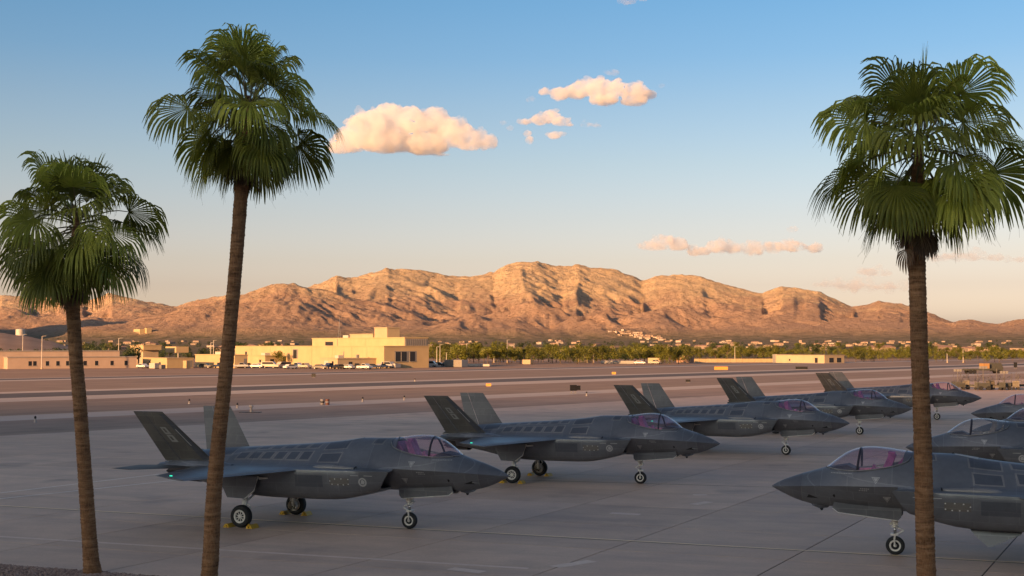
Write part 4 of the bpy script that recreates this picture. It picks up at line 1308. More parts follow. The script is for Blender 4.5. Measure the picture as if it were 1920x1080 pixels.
def frond_mesh(theta, seed, Lp, Lb, droop, mat, nleaf=46, spread=108, name='frond', roll=0.0):
    """fan leaf of a desert palm: petiole, then blades fused at the base that split and hang"""
    rnd = random.Random(seed)
    b = MB()
    d = Vector((math.cos(theta), 0, math.sin(theta)))
    p = Vector((0.10, 0, 0)); pts = [p.copy()]
    for k in range(5):
        d = (d + Vector((0, 0, -1)) * (0.045 + 0.05 * k) * droop * abs(math.cos(theta))).normalized()
        p = p + d * (Lp / 5); pts.append(p.copy())
    b.tube(pts, [.032, .024, .020, .017, .015, .012], 6, 1)
    yv = Matrix.Rotation(roll, 3, d) @ Vector((0, 1, 0)); nv = yv.cross(d) * -1
    if nv.z < 0: nv = -nv
    segs = 7
    for i in range(nleaf):
        t = (i + .5) / nleaf * 2 - 1
        beta = R(spread) * t + R(rnd.uniform(-1.5, 1.5))
        L = Lb * (1 - .30 * abs(t) ** 2.2) * rnd.uniform(.90, 1.06)
        v0 = (d * math.cos(beta) + yv * math.sin(beta) + nv * (.16 * abs(math.sin(beta)) + .05 * (1 if i % 2 else -1) * .5)).normalized()
        q = p + d * .015
        fused = 0.63 * rnd.uniform(.93, 1.07)
        step = L / segs
        bend = droop * rnd.uniform(.8, 1.25)
        line_, dirs = [q.copy()], []
        for k in range(segs):
            u = (k + .5) / segs
            g = max(0.0, u - fused * .8)
            dr = (v0 + Vector((0, 0, -1)) * (0.10 * u + bend * 6.0 * g) + Vector((rnd.uniform(-1, 1), rnd.uniform(-1, 1), 0)) * .05 * u).normalized()
            q = q + dr * step; line_.append(q.copy()); dirs.append(dr)
        V = []
        for k in range(segs + 1):
            u = k / segs
            dr = dirs[min(k, segs - 1)]
            lat = dr.cross(nv)
            if lat.length < .05: lat = dr.cross(yv)
            lat.normalize()
            half = R(spread) / nleaf * (u * L) * 1.10 if u <= fused else None
            wf = R(spread) / nleaf * (fused * L) * 1.10
            w = half if half is not None else wf * (1 - ((u - fused) / (1 - fused)) ** 1.25) * .92 + .0015
            w = max(w, .004)
            fold = nv * (w * .35)
            V += [line_[k] - lat * w - fold * .5, line_[k] + fold * .5, line_[k] + lat * w - fold * .5]
        F = []
        for k in range(segs):
            a = 3 * k
            F += [(a, a + 1, a + 4, a + 3), (a + 1, a + 2, a + 5, a + 4)]
        b.add(V, F, 0)
        if rnd.random() < .12:                           # loose thread
            e = line_[-2]
            b.tube([e, e + Vector((rnd.uniform(-.06, .06), rnd.uniform(-.06, .06), -.16)), e + Vector((rnd.uniform(-.1, .1), rnd.uniform(-.1, .1), -.38))], [.003, .0025, .002], 3, 1, False)
    return b.mesh(name, [mat, M['petiole']], False)

FROND_SET = []                                           # (elevation, meshes)
for k, (th, Lp, Lb, dr) in enumerate(((80, .45, 1.45, .10), (68, .95, 1.35, .55), (50, 1.0, 1.42, .80), (32, 1.12, 1.45, .95), (15, 1.34, 1.48, 1.0), (-2, 1.40, 1.48, 1.05), (-20, 1.32, 1.45, 1.1), (-40, 1.12, 1.36, 1.1), (-58, .85, 1.25, 1.0))):
    FROND_SET.append((th, [frond_mesh(R(th), 100 + k * 7 + v, Lp * (1.0, .78, 1.1, .62)[v], Lb * (1.0, .97, .94, .92)[v], dr, M['frond'], 32 if th > 78 else 52, 48 if th > 78 else 112, 'frond', (0, R(38), R(-38), R(15))[v]) for v in range(4)]))
DEAD_SET = [frond_mesh(R(-70), 400 + v, .55, .75, 1.1, M['dead'], 22, 80, 'dead_frond') for v in range(3)]

def palm(trunk_px, Y, widths, centre_px, label, seed, scale=1.0, boots=12):
    rnd = random.Random(seed)
    pts = [at(px, py, Y) for px, py in trunk_px]
    base = pts[0].copy()
    root = empty('palm_tree', (base.x, base.y, 0.0))
    tag(root, label, 'palm tree', 'tall fan palms in front of the apron')
    # trunk with leaf-scar rings
    tab = [(q.z, q.x - base.x, w) for q, w in zip(pts, widths)]
    n, zs = 22, []
    z = pts[0].z; V, F = [], []
    while z < pts[-1].z:
        zs.append(z); z += rnd.uniform(.035, .06)
    zs.append(pts[-1].z)
    for i, z in enumerate(zs):
        x, w = lerp_table(tab, z)
        r_ = w / 2 * (1.0 + (.035 if i % 2 else -.015) + rnd.uniform(-.02, .02))
        for k in range(n):
            a = 2 * math.pi * k / n
            rr_ = r_ * (1 + rnd.uniform(-.035, .035))
            V.append((x + rr_ * math.cos(a), rr_ * math.sin(a), z + rnd.uniform(-.008, .008)))
    for i in range(len(zs) - 1):
        for k in range(n):
            F.append((i * n + k, i * n + (k + 1) % n, (i + 1) * n + (k + 1) % n, (i + 1) * n + k))
    F.append(tuple(range((len(zs) - 1) * n, len(zs) * n)))
    link('trunk', mesh('trunk', V, F, [M['bark']], True), root)
    # crown: growing point
    c = at(centre_px[0], centre_px[1], Y); cx, cz = c.x - base.x, c.z
    tx, tz = pts[-1].x - base.x, pts[-1].z
    hb = MB(); hb.tube([(tx, 0, tz - .15), (tx * .5 + cx * .5, 0, (tz + cz) / 2), (cx, 0, cz + .25)], [widths[-1] * .52, widths[-1] * .46, .07], 12)
    link('crown_shaft', hb.mesh('crown_shaft', [M['bark']], True), root)
    plan = ((0, 3, .12), (1, 4, .10), (2, 5, .05), (3, 5, .0), (4, 5, -.10), (5, 5, -.22), (6, 5, -.36), (7, 5, -.50), (8, 4, -.62))
    for lvl, cnt, dz in plan:
        off = rnd.uniform(0, 6.28)
        for k in range(cnt):
            az = off + 2 * math.pi * k / cnt + rnd.uniform(-.28, .28)
            me = rnd.choice(FROND_SET[lvl][1])
            o = link('frond', me, root, (cx + .05 * math.cos(az), .05 * math.sin(az), cz + dz * scale))
            s_ = scale * rnd.uniform(.92, 1.06)
            o.rotation_euler = (rnd.uniform(-.12, .12), rnd.uniform(-.16, .16), az); o.scale = (s_, s_, s_)
    for k in range(boots):
        az = rnd.uniform(0, 6.28)
        o = link('dead_frond', DEAD_SET[k % 3], root, (tx + widths[-1] * .40 * math.cos(az), widths[-1] * .40 * math.sin(az), tz + rnd.uniform(.05, .5)))
        s_ = scale * rnd.uniform(.35, .75); o.rotation_euler = (rnd.uniform(-.2, .2), rnd.uniform(-.2, .2), az); o.scale = (s_, s_, s_)
    return root

palm([(174, 1076), (170, 1040), (160, 900), (150, 760), (141, 650), (135, 545)], 39.4, [.56, .46, .42, .40, .40, .42], (145, 412), 'shortest fan palm, leftmost, rising from the gravel bed', 11, 1.08)
palm([(389, 1112), (394, 1060), (403, 900), (425, 680), (440, 520), (455, 325)], 36.0, [.48, .45, .42, .38, .37, .38], (465, 196), 'tall fan palm leaning right, its trunk crossing the nearest left row jet', 12, 1.02)
palm([(1741, 1168), (1737, 1085), (1729, 800), (1722, 600), (1718, 436)], 32.0, [.50, .46, .42, .41, .42], (1724, 262), 'upright fan palm at right in front of the right row jets', 13, 1.13, 20)
# ================================================================== TREES
M['leaf'] = leaf_material('tree_leaf', (0.10, 0.115, 0.014), (0.19, 0.19, 0.03), 0.25, ((0.0, .70), (1.0, 1.15)))
M['leaf_dark'] = leaf_material('dark_tree_leaf', (0.035, 0.055, 0.016), (0.075, 0.10, 0.03), 0.2, ((0.0, .70), (1.0, 1.15)))
M['wood'] = plain('tree_wood', (0.10, 0.07, 0.05), 0.9)
def crown_mesh(seed, n, mat, flat=1.0):
    rnd = random.Random(seed)
    b = MB()
    clumps = []
    for _ in range(9):
        a, r_ = rnd.uniform(0, 6.28), rnd.uniform(.1, .72)
        clumps.append((Vector((r_ * math.cos(a), r_ * math.sin(a), rnd.uniform(-.35, .62) * (1 - .35 * r_))), rnd.uniform(.26, .46)))
    for _ in range(n):
        c, cr = rnd.choice(clumps)
        d = Vector((rnd.gauss(0, 1), rnd.gauss(0, 1), rnd.gauss(0, 1))).normalized()
        p = c + d * cr * rnd.uniform(.6, 1.05); p.z *= flat
        nn = (d + Vector((rnd.gauss(0, .5), rnd.gauss(0, .5), rnd.gauss(0, .5)))).normalized()
        u = nn.orthogonal().normalized(); w = nn.cross(u); s = rnd.uniform(.045, .085)
        a = rnd.uniform(0, 6.28); u, w = u * math.cos(a) + w * math.sin(a), w * math.cos(a) - u * math.sin(a)
        b.add([p - u * s, p - w * s * .6, p + u * s, p + w * s * .6], [(0, 1, 2, 3)])
    return b.mesh('crown', [mat])
def trunk_mesh(seed):
    rnd = random.Random(seed); b = MB()
    b.tube([(0, 0, 0), (rnd.uniform(-.05, .05), rnd.uniform(-.05, .05), .5), (rnd.uniform(-.08, .08), 0, .95)], [.075, .055, .035], 7)
    for k in range(3):
        a = k * 2.1 + rnd.uniform(0, 1)
        b.tube([(0, 0, .45 + .12 * k), (.25 * math.cos(a), .25 * math.sin(a), .85 + .1 * k), (.45 * math.cos(a), .45 * math.sin(a), 1.15 + .1 * k)], [.04, .025, .012], 5)
    return b.mesh('trunk', [M['wood']])
CROWNS = [crown_mesh(20 + k, 1100, M['leaf'], 1.0 + .12 * (k % 3)) for k in range(6)] + [crown_mesh(40 + k, 900, M['leaf_dark'], 1.15) for k in range(3)]
TRUNKS = [trunk_mesh(60 + k) for k in range(4)]
def tree(x, y, z, h, w, label, group, rnd, dark=False, near=True):
    root = empty('tree', (x, y, z), rnd.uniform(0, 6.28)); tag(root, label, 'tree', group)
    ch = h * .90
    c = link('crown', rnd.choice(CROWNS[6:] if dark else CROWNS[:6]), root, (0, 0, h - ch * .52)); c.scale = (w * .58, w * .58, ch * .58)
    if near:
        t = link('trunk', rnd.choice(TRUNKS), root); t.scale = (h * .35, h * .35, h * .48)
    return root

ONES = ('', 'first', 'second', 'third', 'fourth', 'fifth', 'sixth', 'seventh', 'eighth', 'ninth', 'tenth', 'eleventh', 'twelfth', 'thirteenth', 'fourteenth', 'fifteenth', 'sixteenth', 'seventeenth', 'eighteenth', 'nineteenth')
TENS = ('', '', 'twenty', 'thirty', 'forty', 'fifty', 'sixty', 'seventy', 'eighty', 'ninety')
def ordinal(n):
    if n < 20: return ONES[n]
    return TENS[n // 10] + '-' + ONES[n % 10] if n % 10 else TENS[n // 10].replace('y', 'ieth')
rt = random.Random(21)
row_count = 0
# the row of trees beyond the runway, right of the large building
x = 812
while x < 1295:
    py = 681 + rt.uniform(-3, 2); Y = min(2425 * CAMH / (py - HORIZ), 640)
    g = ground(x, py)
    h = rt.uniform(26, 36) / 2425 * g.y * (1.08 if x < 1000 else 1.0); w = h * rt.uniform(.75, 1.15)
    row_count += 1
    tree(g.x, g.y, 0, h, w, '%s green tree from the left in the long row right of the large building' % ordinal(row_count), 'trees in the long row', rt)
    x += rt.uniform(6, 10)
for (xa, xb, ya, yb, ha, hb, lab, grp, st) in ((1300, 1470, 672, 677, 22, 30, 'green tree behind the long low tan wall', 'trees behind the tan wall', 13),
        (1300, 1925, 667, 672, 12, 19, 'pale green tree in the thin far belt below the right mountains', 'trees of the far right belt', 9),
        (1590, 1925, 674, 680, 16, 25, 'green tree in the row beyond the flat tan building at right', 'trees at far right', 12),
        (158, 250, 684, 689, 32, 46, 'dark green tree between the pink building and the golden sheds', 'trees left of the golden sheds', 12),
        (0, 130, 676, 682, 20, 30, 'dark tree rising behind the long pink building', 'trees behind the pink building', 15),
        (300, 440, 672, 680, 18, 28, 'dark green tree behind the golden sheds', 'trees behind the golden sheds', 13)):
    x = xa; row_count = 0
    while x < xb:
        py = rt.uniform(ya, yb); g = ground(x, py); row_count += 1
        h = rt.uniform(ha, hb) / 2425 * g.y; w = h * rt.uniform(.8, 1.2)
        tree(g.x, g.y, terrain_z(g.x, g.y) if g.y > 720 else 0, h, w, ordinal(row_count) + ' from the left, ' + lab, grp, rt, dark=xb < 500)
        x += rt.uniform(st * .7, st * 1.3)
g = ground(522, 686); tree(g.x, g.y, 0, 5.0, 5.2, 'small round green tree in front of the large building', None, rt)

# ================================================================== FAR TOWN
M['stucco'] = plain('far_stucco', (0.31, 0.235, 0.175), 0.9)
M['stucco_white'] = plain('far_white_stucco', (0.38, 0.325, 0.27), 0.9)
M['tile'] = plain('far_roof_tile', (0.34, 0.20, 0.14), 0.9)
M['far_window'] = plain('far_window', (0.05, 0.05, 0.06), 0.3)
def house_mesh(k):
    b = MB(); rnd = random.Random(300 + k)
    w, d, h = rnd.uniform(14, 24), rnd.uniform(9, 13), rnd.uniform(3.0, 5.5)
    b.box(-w / 2, w / 2, -d / 2, d / 2, -1.5, h, 0)
    if k % 3:
        e = .5; r_ = rnd.uniform(1.2, 2.2)
        v = [(-w / 2 - e, -d / 2 - e, h + .01), (w / 2 + e, -d / 2 - e, h + .01), (w / 2 + e, d / 2 + e, h + .01), (-w / 2 - e, d / 2 + e, h + .01), (-w / 2 + d * .35, 0, h + r_), (w / 2 - d * .35, 0, h + r_)]
        b.add(v, [(0, 1, 5, 4), (1, 2, 5), (2, 3, 4, 5), (3, 0, 4), (3, 2, 1, 0)], 1)
    else:
        b.box(-w / 2 - .2, w / 2 + .2, -d / 2 - .2, d / 2 + .2, h + .01, h + .5, 0)
    for i in range(3):
        x = -w / 2 + (i + .6) * w / 3.4
        b.box(x - .8, x + .8, -d / 2 - .05, -d / 2 - .01, 1.0, 2.3, 2)
    return b.mesh('house', [M['stucco_white'] if k % 4 == 0 else M['stucco'], M['tile'], M['far_window']])
HOUSES = [house_mesh(k) for k in range(8)]
def house(x, y, label, group, s=1.0):
    o = link('house', rt.choice(HOUSES), None, (x, y, terrain_z(x, y) + .2)); o.rotation_euler = (0, 0, rt.choice((0, .3, -.5, .87, 1.2))); o.scale = (s, s, s)
    return tag(o, label, 'house', group)
for _ in range(210):
    px = rt.uniform(-20, 1940); Y = rt.uniform(1100, 4500) ** 1.0
    if 430 < px < 800 and Y < 1500: continue
    house((px - 960) / FPX * Y, Y, 'small pale house of the far town spread below the mountains', 'houses of the far town', rt.uniform(.6, 1.1))
for _ in range(62):                                       # the cluster that climbs the foot of the slope
    u = rt.random()
    px = 1145 + 110 * u + rt.uniform(-6, 12); py = 622 + 16 * u + rt.uniform(-2, 5)
    # walk along the view ray until it meets the terrain
    d = ray(px, py); Y = 3600.0
    while Y < 7000:
        x_ = d.x / d.y * Y; z_ = CAMH + d.z / d.y * Y
        if terrain_z(x_, Y) >= z_: break
        Y += 40
    house(d.x / d.y * Y, Y, 'pale house in the dense cluster climbing the mountain foot', 'houses climbing the mountain foot', rt.uniform(.8, 1.2))
far_trees = []
for _ in range(250):
    px = rt.uniform(-20, 1940); Y = 900 + 3300 * rt.random() ** 1.3
    far_trees.append((Y, (px - 960) / FPX * Y, rt.uniform(6, 11)))
far_trees.sort()
for Y, x_, h in far_trees[:88]:
    tree(x_, Y, terrain_z(x_, Y) - .3, h, h * rt.uniform(.9, 1.5), 'distant dark tree scattered among the houses of the far town', 'trees of the far town', rt, dark=rt.random() < .7, near=False)
V, F = [], []                                             # the ones behind read as one mass
for Y, x_, h in far_trees[88:]:
    z_ = terrain_z(x_, Y); w = h * rt.uniform(.9, 1.6)
    for _ in range(150):
        d = Vector((rt.gauss(0, 1), rt.gauss(0, 1), rt.gauss(0, 1))).normalized() * rt.uniform(.6, 1.0)
        p = Vector((x_ + d.x * w * .5, Y + d.y * w * .5, z_ + h * .5 + d.z * h * .48)); s = rt.uniform(.4, .8)
        u = Vector((rt.gauss(0, 1), rt.gauss(0, 1), rt.gauss(0, 1))).normalized(); q = u.orthogonal().normalized()
        n = len(V); V += [p - u * s, p - q * s * .7, p + u * s, p + q * s * .7]; F.append((n, n + 1, n + 2, n + 3))
tag(link('distant_trees', mesh('distant_trees', V, F, [M['leaf_dark']])), 'far belt of dark trees in the town below the mountains', 'trees', kind='stuff')

# ================================================================== AIRFIELD BUILDINGS
def wall_material(name, c, var=.08):
    t = NT(name); p = t.pos()
    a = t.noise(p, .25, 5, .6); s = t.noise(p, 1.0, 4, .6, (1.2, 1.2, .12))
    k = t.ramp(a, [(.3, tuple(x * (1 - var) for x in c)), (.7, tuple(min(1, x * (1 + var)) for x in c))])
    k = t.mix(t.ramp(s, [(.55, 0), (.8, .25)]), k, tuple(x * .72 for x in c))
    t.color(k); t.set(Roughness=.9); t.b.inputs['Specular IOR Level'].default_value = .2
    t.bump(t.noise(p, 3.0, 4), .15, .03)
    return t.m
M['tan'] = wall_material('tan_stucco', (.46, .345, .195))
M['tan_pale'] = wall_material('pale_tan_stucco', (.43, .335, .215))
M['pink'] = wall_material('pinkish_stucco', (.44, .335, .265))
M['louvre'] = plain('grey_louvre', (.20, .19, .18), .7)
M['coping'] = plain('parapet_metal', (.48, .43, .37), .6)
M['window'] = plain('dark_window_glass', (.022, .026, .035), .15)
M['frame'] = plain('window_frame', (.30, .27, .24), .6)
M['steel_grey'] = plain('galvanised_steel', (.36, .34, .31), .5, .6)
A1, A2 = Vector((math.sin(R(38)), -math.cos(R(38)), 0)), Vector((math.cos(R(38)), math.sin(R(38)), 0))                    # along the sunlit faces (to the right and nearer), along the shaded faces (to the right and away)

class Block:
    """a box building with its near corner at c; w along the left face, d along the right face"""
    def __init__(self, root, c, w, d, z0, z1, mat, name='wall', coping=True, yaw=None):
        self.c, self.w, self.d, self.z0, self.z1, self.root = c, w, d, z0, z1, root
        self.a1, self.a2 = (A1, A2) if yaw is None else (Vector((math.cos(yaw), math.sin(yaw), 0)), Vector((-math.sin(yaw), math.cos(yaw), 0)))
        base = root.location
        p = [c, c - self.a1 * w, c - self.a1 * w + self.a2 * d, c + self.a2 * d]
        p = [q - base for q in p]
        v = [(q.x, q.y, z0) for q in p] + [(q.x, q.y, z1) for q in p]
        me = mesh(name, v, [(0, 1, 2, 3), (4, 5, 6, 7), (0, 1, 5, 4), (1, 2, 6, 5), (2, 3, 7, 6), (3, 0, 4, 7)], [mat])
        self.wall = link(name, fix_normals(me), root)
        if coping:
            b = MB()
            o = .18
            q = [c + self.a1 * o - self.a2 * o, c - self.a1 * (w + o) - self.a2 * o, c - self.a1 * (w + o) + self.a2 * (d + o), c + self.a1 * o + self.a2 * (d + o)]
            q = [t - base for t in q]
            vv = [(t.x, t.y, z1 + .004) for t in q] + [(t.x, t.y, z1 + .30) for t in q]
            b.add(vv, [(0, 1, 2, 3), (4, 5, 6, 7), (0, 1, 5, 4), (1, 2, 6, 5), (2, 3, 7, 6), (3, 0, 4, 7)])
            link('parapet', fix_normals(b.mesh('parapet', [mat if coping is True else coping])), root)
    def opening(self, face, u0, u1, z0, z1, name='window', mat=None, proud=.06):
        """face 'L' or 'R'; u measured from the near corner"""
        base = self.root.location
        if face == 'L': A = lambda u, o: self.c - self.a1 * u - self.a2 * o - base
        else: A = lambda u, o: self.c + self.a2 * u + self.a1 * o - base
        def slab(ua, ub, za, zb, o0, o1, nm, m, par):
            p = [A(ua, o0), A(ub, o0), A(ub, o1), A(ua, o1)]
            v = [(q.x, q.y, za) for q in p] + [(q.x, q.y, zb) for q in p]
            me = fix_normals(mesh(nm, v, [(0, 1, 2, 3), (4, 5, 6, 7), (0, 1, 5, 4), (1, 2, 6, 5), (2, 3, 7, 6), (3, 0, 4, 7)], [m]))
            return link(nm, me, par)
        w_ = slab(u0, u1, z0, z1, -.2, proud * .5, name, mat or M['window'], self.root)
        if name == 'window':
            slab(u0 - .10, u1 + .10, z0 - .16, z0 - .01, -.1, proud * 2, 'sill', M['frame'], w_)
            slab(u0 - .10, u0 - .005, z0, z1, -.1, proud, 'frame', M['frame'], w_)
        return w_
    def rib(self, face, u, mat, w=.12):
        return self.opening(face, u - w / 2, u + w / 2, self.z0, self.z1 - .05, 'pilaster', mat, .16)

def bld(name, px, py, label, cat='building', group=None):
    g = ground(px, py)
    r_ = empty(name, (g.x, g.y, 0)); tag(r_, label, cat, group)
    return r_, g
# --- the large tan building
root, c = bld('terminal_building', 720, 690, 'large tan building with a set-back upper storey and roof plant')
B1 = Block(root, c, 108, 17.4, -.1, 6.85, M['tan'])
for u in (10.5, 20, 33, 47, 62, 78): B1.rib('L', u, M['tan_pale'])
B1.opening('L', 57.0, 61, 2.6, 6.0, 'door', M['louvre'])
B1.opening('L', 58.0, 60.4, 2.6, 5.7, 'door', M['dark'], .10)
B1.opening('L', 97, 98.5, 3.2, 5.0); B1.opening('L', 25.0, 25.5, 1.0, 5.2, 'drainpipe', M['louvre'], .2)
B1.opening('R', 4.0, 12.6, 2.0, 5.4, 'glazing', M['louvre'], .04)
for u in (4.3, 6.6, 9.9): B1.opening('R', u, u + 2.0, 2.1, 5.2, 'window', M['window'], .12)
B2 = Block(root, c + A2 * 8.2 - A1 * .5, 61, 9.1, 6.9, 9.65, M['tan'])
B2.opening('L', 46, 51.5, 7.25, 8.6); B2.rib('L', 43, M['louvre'], .3); B2.rib('L', 24, M['tan_pale'])
for k in range(10): B2.opening('R', .4 + k * .86, .85 + k * .86, 6.95, 9.3, 'louvre', M['louvre'], .35)
B2.opening('R', .1, 9.0, 6.92, 9.4, 'louvre_backing', M['frame'], .02)
Block(root, c + A2 * 11 - A1 * 15.5, 8.0, 5.0, 9.7, 13.1, M['tan_pale'], 'roof_plant')
Block(root, c + A2 * 11 - A1 * 24.5, 15.0, 4.0, 9.7, 11.0, M['tan_pale'], 'roof_plant'); Block(root, c + A2 * 11 - A1 * 41, 3.5, 3.0, 9.7, 10.9, M['coping'], 'roof_plant', False)
b = MB(); p = c + A2 * 11 - A1 * 47 - root.location
for dx in (-.5, .5): b.tube([(p.x + dx, p.y, 9.6), (p.x, p.y, 15.6)], .07, 4)
b.tube([(p.x, p.y, 15.6), (p.x, p.y, 17.5)], .05, 4)
for k in range(5): b.tube([(p.x - .45 + .08 * k, p.y, 10.4 + k), (p.x + .45 - .08 * k, p.y, 10.9 + k)], .04, 4)
b.build('antenna_tower', [M['steel_grey']], root)
# --- low tan block in front of it
root, c = bld('service_shed', 633, 690.5, 'low pale tan shed in front of the large building')
S = Block(root, c, 11, 17, -.1, 2.9, M['tan_pale']); S.opening('L', 2.5, 3.6, .1, 2.2, 'door', M['window']); S.opening('L', 6, 8.5, .1, 2.3, 'door', M['coping']); S.opening('R', 4, 5.4, 1.0, 2.0)
Block(root, c + A2 * 2 - A1 * 3, 2.2, 2.0, 3.2, 4.1, M['coping'], 'roof_unit', False); Block(root, c + A2 * 9 - A1 * 3, .8, .8, 3.2, 4.3, M['steel_grey'], 'roof_unit', False)
# --- golden sheds at left
root, c = bld('golden_shed', 313, 690, 'low golden shed with grey right side, two bins in front')
S = Block(root, c, 20, 9.0, -.1, 2.95, M['tan']); S.opening('L', 13.4, 14.6, 1.2, 2.0); S.opening('L', 4.9, 6.5, 1.0, 1.8); S.opening('R', 7.5, 8.7, .1, 2.4, 'door', M['louvre'])
root, c = bld('golden_shed', 440, 690, 'taller golden shed just left of the large building')
S = Block(root, c, 30, 4.5, -.1, 4.0, M['tan']); S.opening('R', 3.2, 4.2, .1, 3.0, 'door', M['louvre']); S.opening('L', 8, 9, 1.3, 2.3)
Block(root, c - A1 * 12 + A2 * 3, 9, 3.0, 4.3, 5.2, M['coping'], 'roof_unit', False)
root, c = bld('golden_shed', 497, 686, 'golden shed at the left foot of the large building')
S = Block(root, c, 12, 7.0, -.1, 3.4, M['tan']); S.opening('R', 2, 3.5, .5, 2.4); S.opening('L', 3, 4.5, 1.2, 2.2)
Block(root, c - A1 * 4 + A2 * 2, 3, 2, 3.75, 4.6, M['coping'], 'roof_unit', False)
root, c = bld('grey_annex', 516, 684, 'small grey annex between golden shed and round tree')
S = Block(root, c, 7, 8.0, -.1, 4.0, M['pink']); S.opening('R', 2, 5, 1.6, 3.0)
# --- open gate-like canopy behind the sheds
root, c = bld('canopy_shelter', 268, 684.5, 'tall golden open shelter with dark doorway behind the low golden shed')
S = Block(root, c, 8, 6, -.1, 5.6, M['tan_pale']); S.opening('L', 3.0, 5.2, .1, 4.6, 'doorway', M['dark']); S.opening('L', 2.2, 2.9, .1, 5.0, 'column', M['coping'], .3)
Block(root, c - A1 * -1.0 - A2 * .3, 13, 7, 5.62, 7.2, M['tan'], 'fascia')
root, c = bld('roof_screen', 330, 684, 'golden flat roof screen on columns behind the low golden sheds')
Block(root, c, 10, 5, 4.6, 6.9, M['tan'], 'fascia', False)
for u in (.6, 9.2): Block(root, c - A1 * u + A2 * 1.0, .4, .4, -.1, 4.58, M['coping'], 'column', False)
# --- long pink building at left, its face turned from the sun
root, c = bld('barracks', 14, 691.5, 'long pink building with a row of dark windows at far left')
S = Block(root, c, 8, 40, -.1, 3.4, M['pink'], coping=M['frame'], yaw=R(-58))
for u in (6.2, 7.6, 11.4, 14.6, 17.6, 18.6, 21.8, 23.0, 26.6, 31.5, 36): S.opening('R', u, u + (1.0 if u not in (17.6,) else .9), .9, 2.3)
Block(root, c - S.a1 * 6 - S.a2 * 14, 12, 50, -.1, 5.3, M['pink'], 'rear_wing', M['frame'], R(-58))
root, c = bld('pink_annex', 152, 689.5, 'small pink annex right of the leftmost palm trunk')
S = Block(root, c, 6, 14, -.1, 2.9, M['pink'], coping=M['frame'], yaw=R(-58)); S.opening('R', 4.0, 5.3, .3, 2.2); S.opening('R', 10.5, 11.6, .9, 2.1)
Block(root, c - A1 * 2 + A2 * 5, 1.5, 2.5, 3.2, 3.9, M['louvre'], 'roof_unit', False)
# --- flat building at right and the long wall
root, c = bld('flat_building', 1546, 681, 'flat pale tan building at right with one dark door')
S = Block(root, c, 26, 13, -.1, 3.1, M['tan_pale']); S.opening('L', 3.5, 5.0, .1, 2.2, 'door', M['window']); S.opening('L', 18, 18.8, .9, 1.6); S.opening('R', 3, 6, .3, 2.2); S.opening('R', 8, 11, .3, 2.2)
S = Block(root, c + A2 * 1 - A1 * 26.2, 2.5, 9, -.1, 3.6, M['louvre'], 'dark_annex', False)
root, c = bld('boundary_wall', 1462, 679, 'long low tan boundary wall left of the flat building', 'wall')
Block(root, c, .35, .3, -.1, 1.7, M['tan_pale'], 'end_post', False)
g0_, g1_ = ground(1300, 679.3), ground(1461, 679.0)
wn = 14
for k in range(wn):
    a, b_ = g0_.lerp(g1_, k / wn), g0_.lerp(g1_, (k + .97) / wn)
    n = (b_ - a).normalized(); n = Vector((-n.y, n.x, 0)) * .15
    q = [p - root.location for p in (a - n, b_ - n, b_ + n, a + n)]
    v = [(t.x, t.y, -.1) for t in q] + [(t.x, t.y, 1.55) for t in q]
    link('wall_panel', fix_normals(mesh('wall_panel', v, [(0, 1, 2, 3), (4, 5, 6, 7), (0, 1, 5, 4), (1, 2, 6, 5), (2, 3, 7, 6), (3, 0, 4, 7)], [M['tan']])), root)
# --- far landmarks above the trees at left
def meet(px, py, Y=900.0, stop=9000.0):
    """where a view ray first meets the terrain"""
    d = ray(px, py)
    while Y < stop:
        x_, z_ = d.x / d.y * Y, CAMH + d.z / d.y * Y
        if terrain_z(x_, Y) >= z_: break
        Y += 25
    return Vector((d.x / d.y * Y, Y, CAMH + d.z / d.y * Y))
p = meet(254, 628)
k_ = p.y / FPX
root = empty('hillside_building', (p.x, p.y, 0)); tag(root, 'orange lit long building high on the slope above the left trees', 'building')
S = Block(root, Vector((p.x + 8 * k_, p.y, 0)), 30 * k_, 12 * k_, p.z - 4 * k_, p.z + 11 * k_, M['tan'], 'wall'); Block(root, Vector((p.x + 20 * k_, p.y + 2 * k_, 0)), 9 * k_, 10 * k_, p.z - 4 * k_, p.z + 13 * k_, M['tan'], 'wing')
for q in range(6): S.opening('L', (3 + 4.3 * q) * k_, (5 + 4.3 * q) * k_, p.z + 2 * k_, p.z + 6 * k_, 'window', M['window'], .5)
root = empty('water_tank', (at(38, 638, 1300).x, 1300, terrain_z(at(38, 638, 1300).x, 1300))); tag(root, 'white cylindrical water tank on the far left rise', 'water tank')
zt = at(38, 616, 1300).z - root.location.z
MB().lathe([(zt - 7.5, .01), (zt - 7.5, 4.5), (zt - .8, 4.5), (zt, .01)], 'z', n=20).build('tank', [M['coping']], root)
for k in range(4): MB().tube([(3.5 * math.cos(k * 1.57), 3.5 * math.sin(k * 1.57), -1), (3.5 * math.cos(k * 1.57), 3.5 * math.sin(k * 1.57), zt - 7.5)], .35, 6).build('leg', [M['coping']], root)
root = empty('embankment', (at(20, 650, 900).x, 900, 0)); tag(root, 'low pink earth embankment behind the pink building at far left', kind='structure')
v, f = [], []
nx = 40
for i in range(nx + 1):
    t = i / nx; px = -80 + 215 * t
    top = at(px, 621 + 30 * t ** 2.2 + .5 * math.sin(i * .7), 1000).z
    a, b_, c_ = at(px, 650, 860), at(px, 650, 1000), at(px, 650, 1120)
    v += [(a.x - root.location.x, -40, -1), (b_.x - root.location.x, 100, max(top, .5)), (c_.x - root.location.x, 220, -1)]
for i in range(nx):
    a = 3 * i; f += [(a, a + 3, a + 4, a + 1), (a + 1, a + 4, a + 5, a + 2)]
link('slope', mesh('slope', v, f, [M['soil']], True), root)

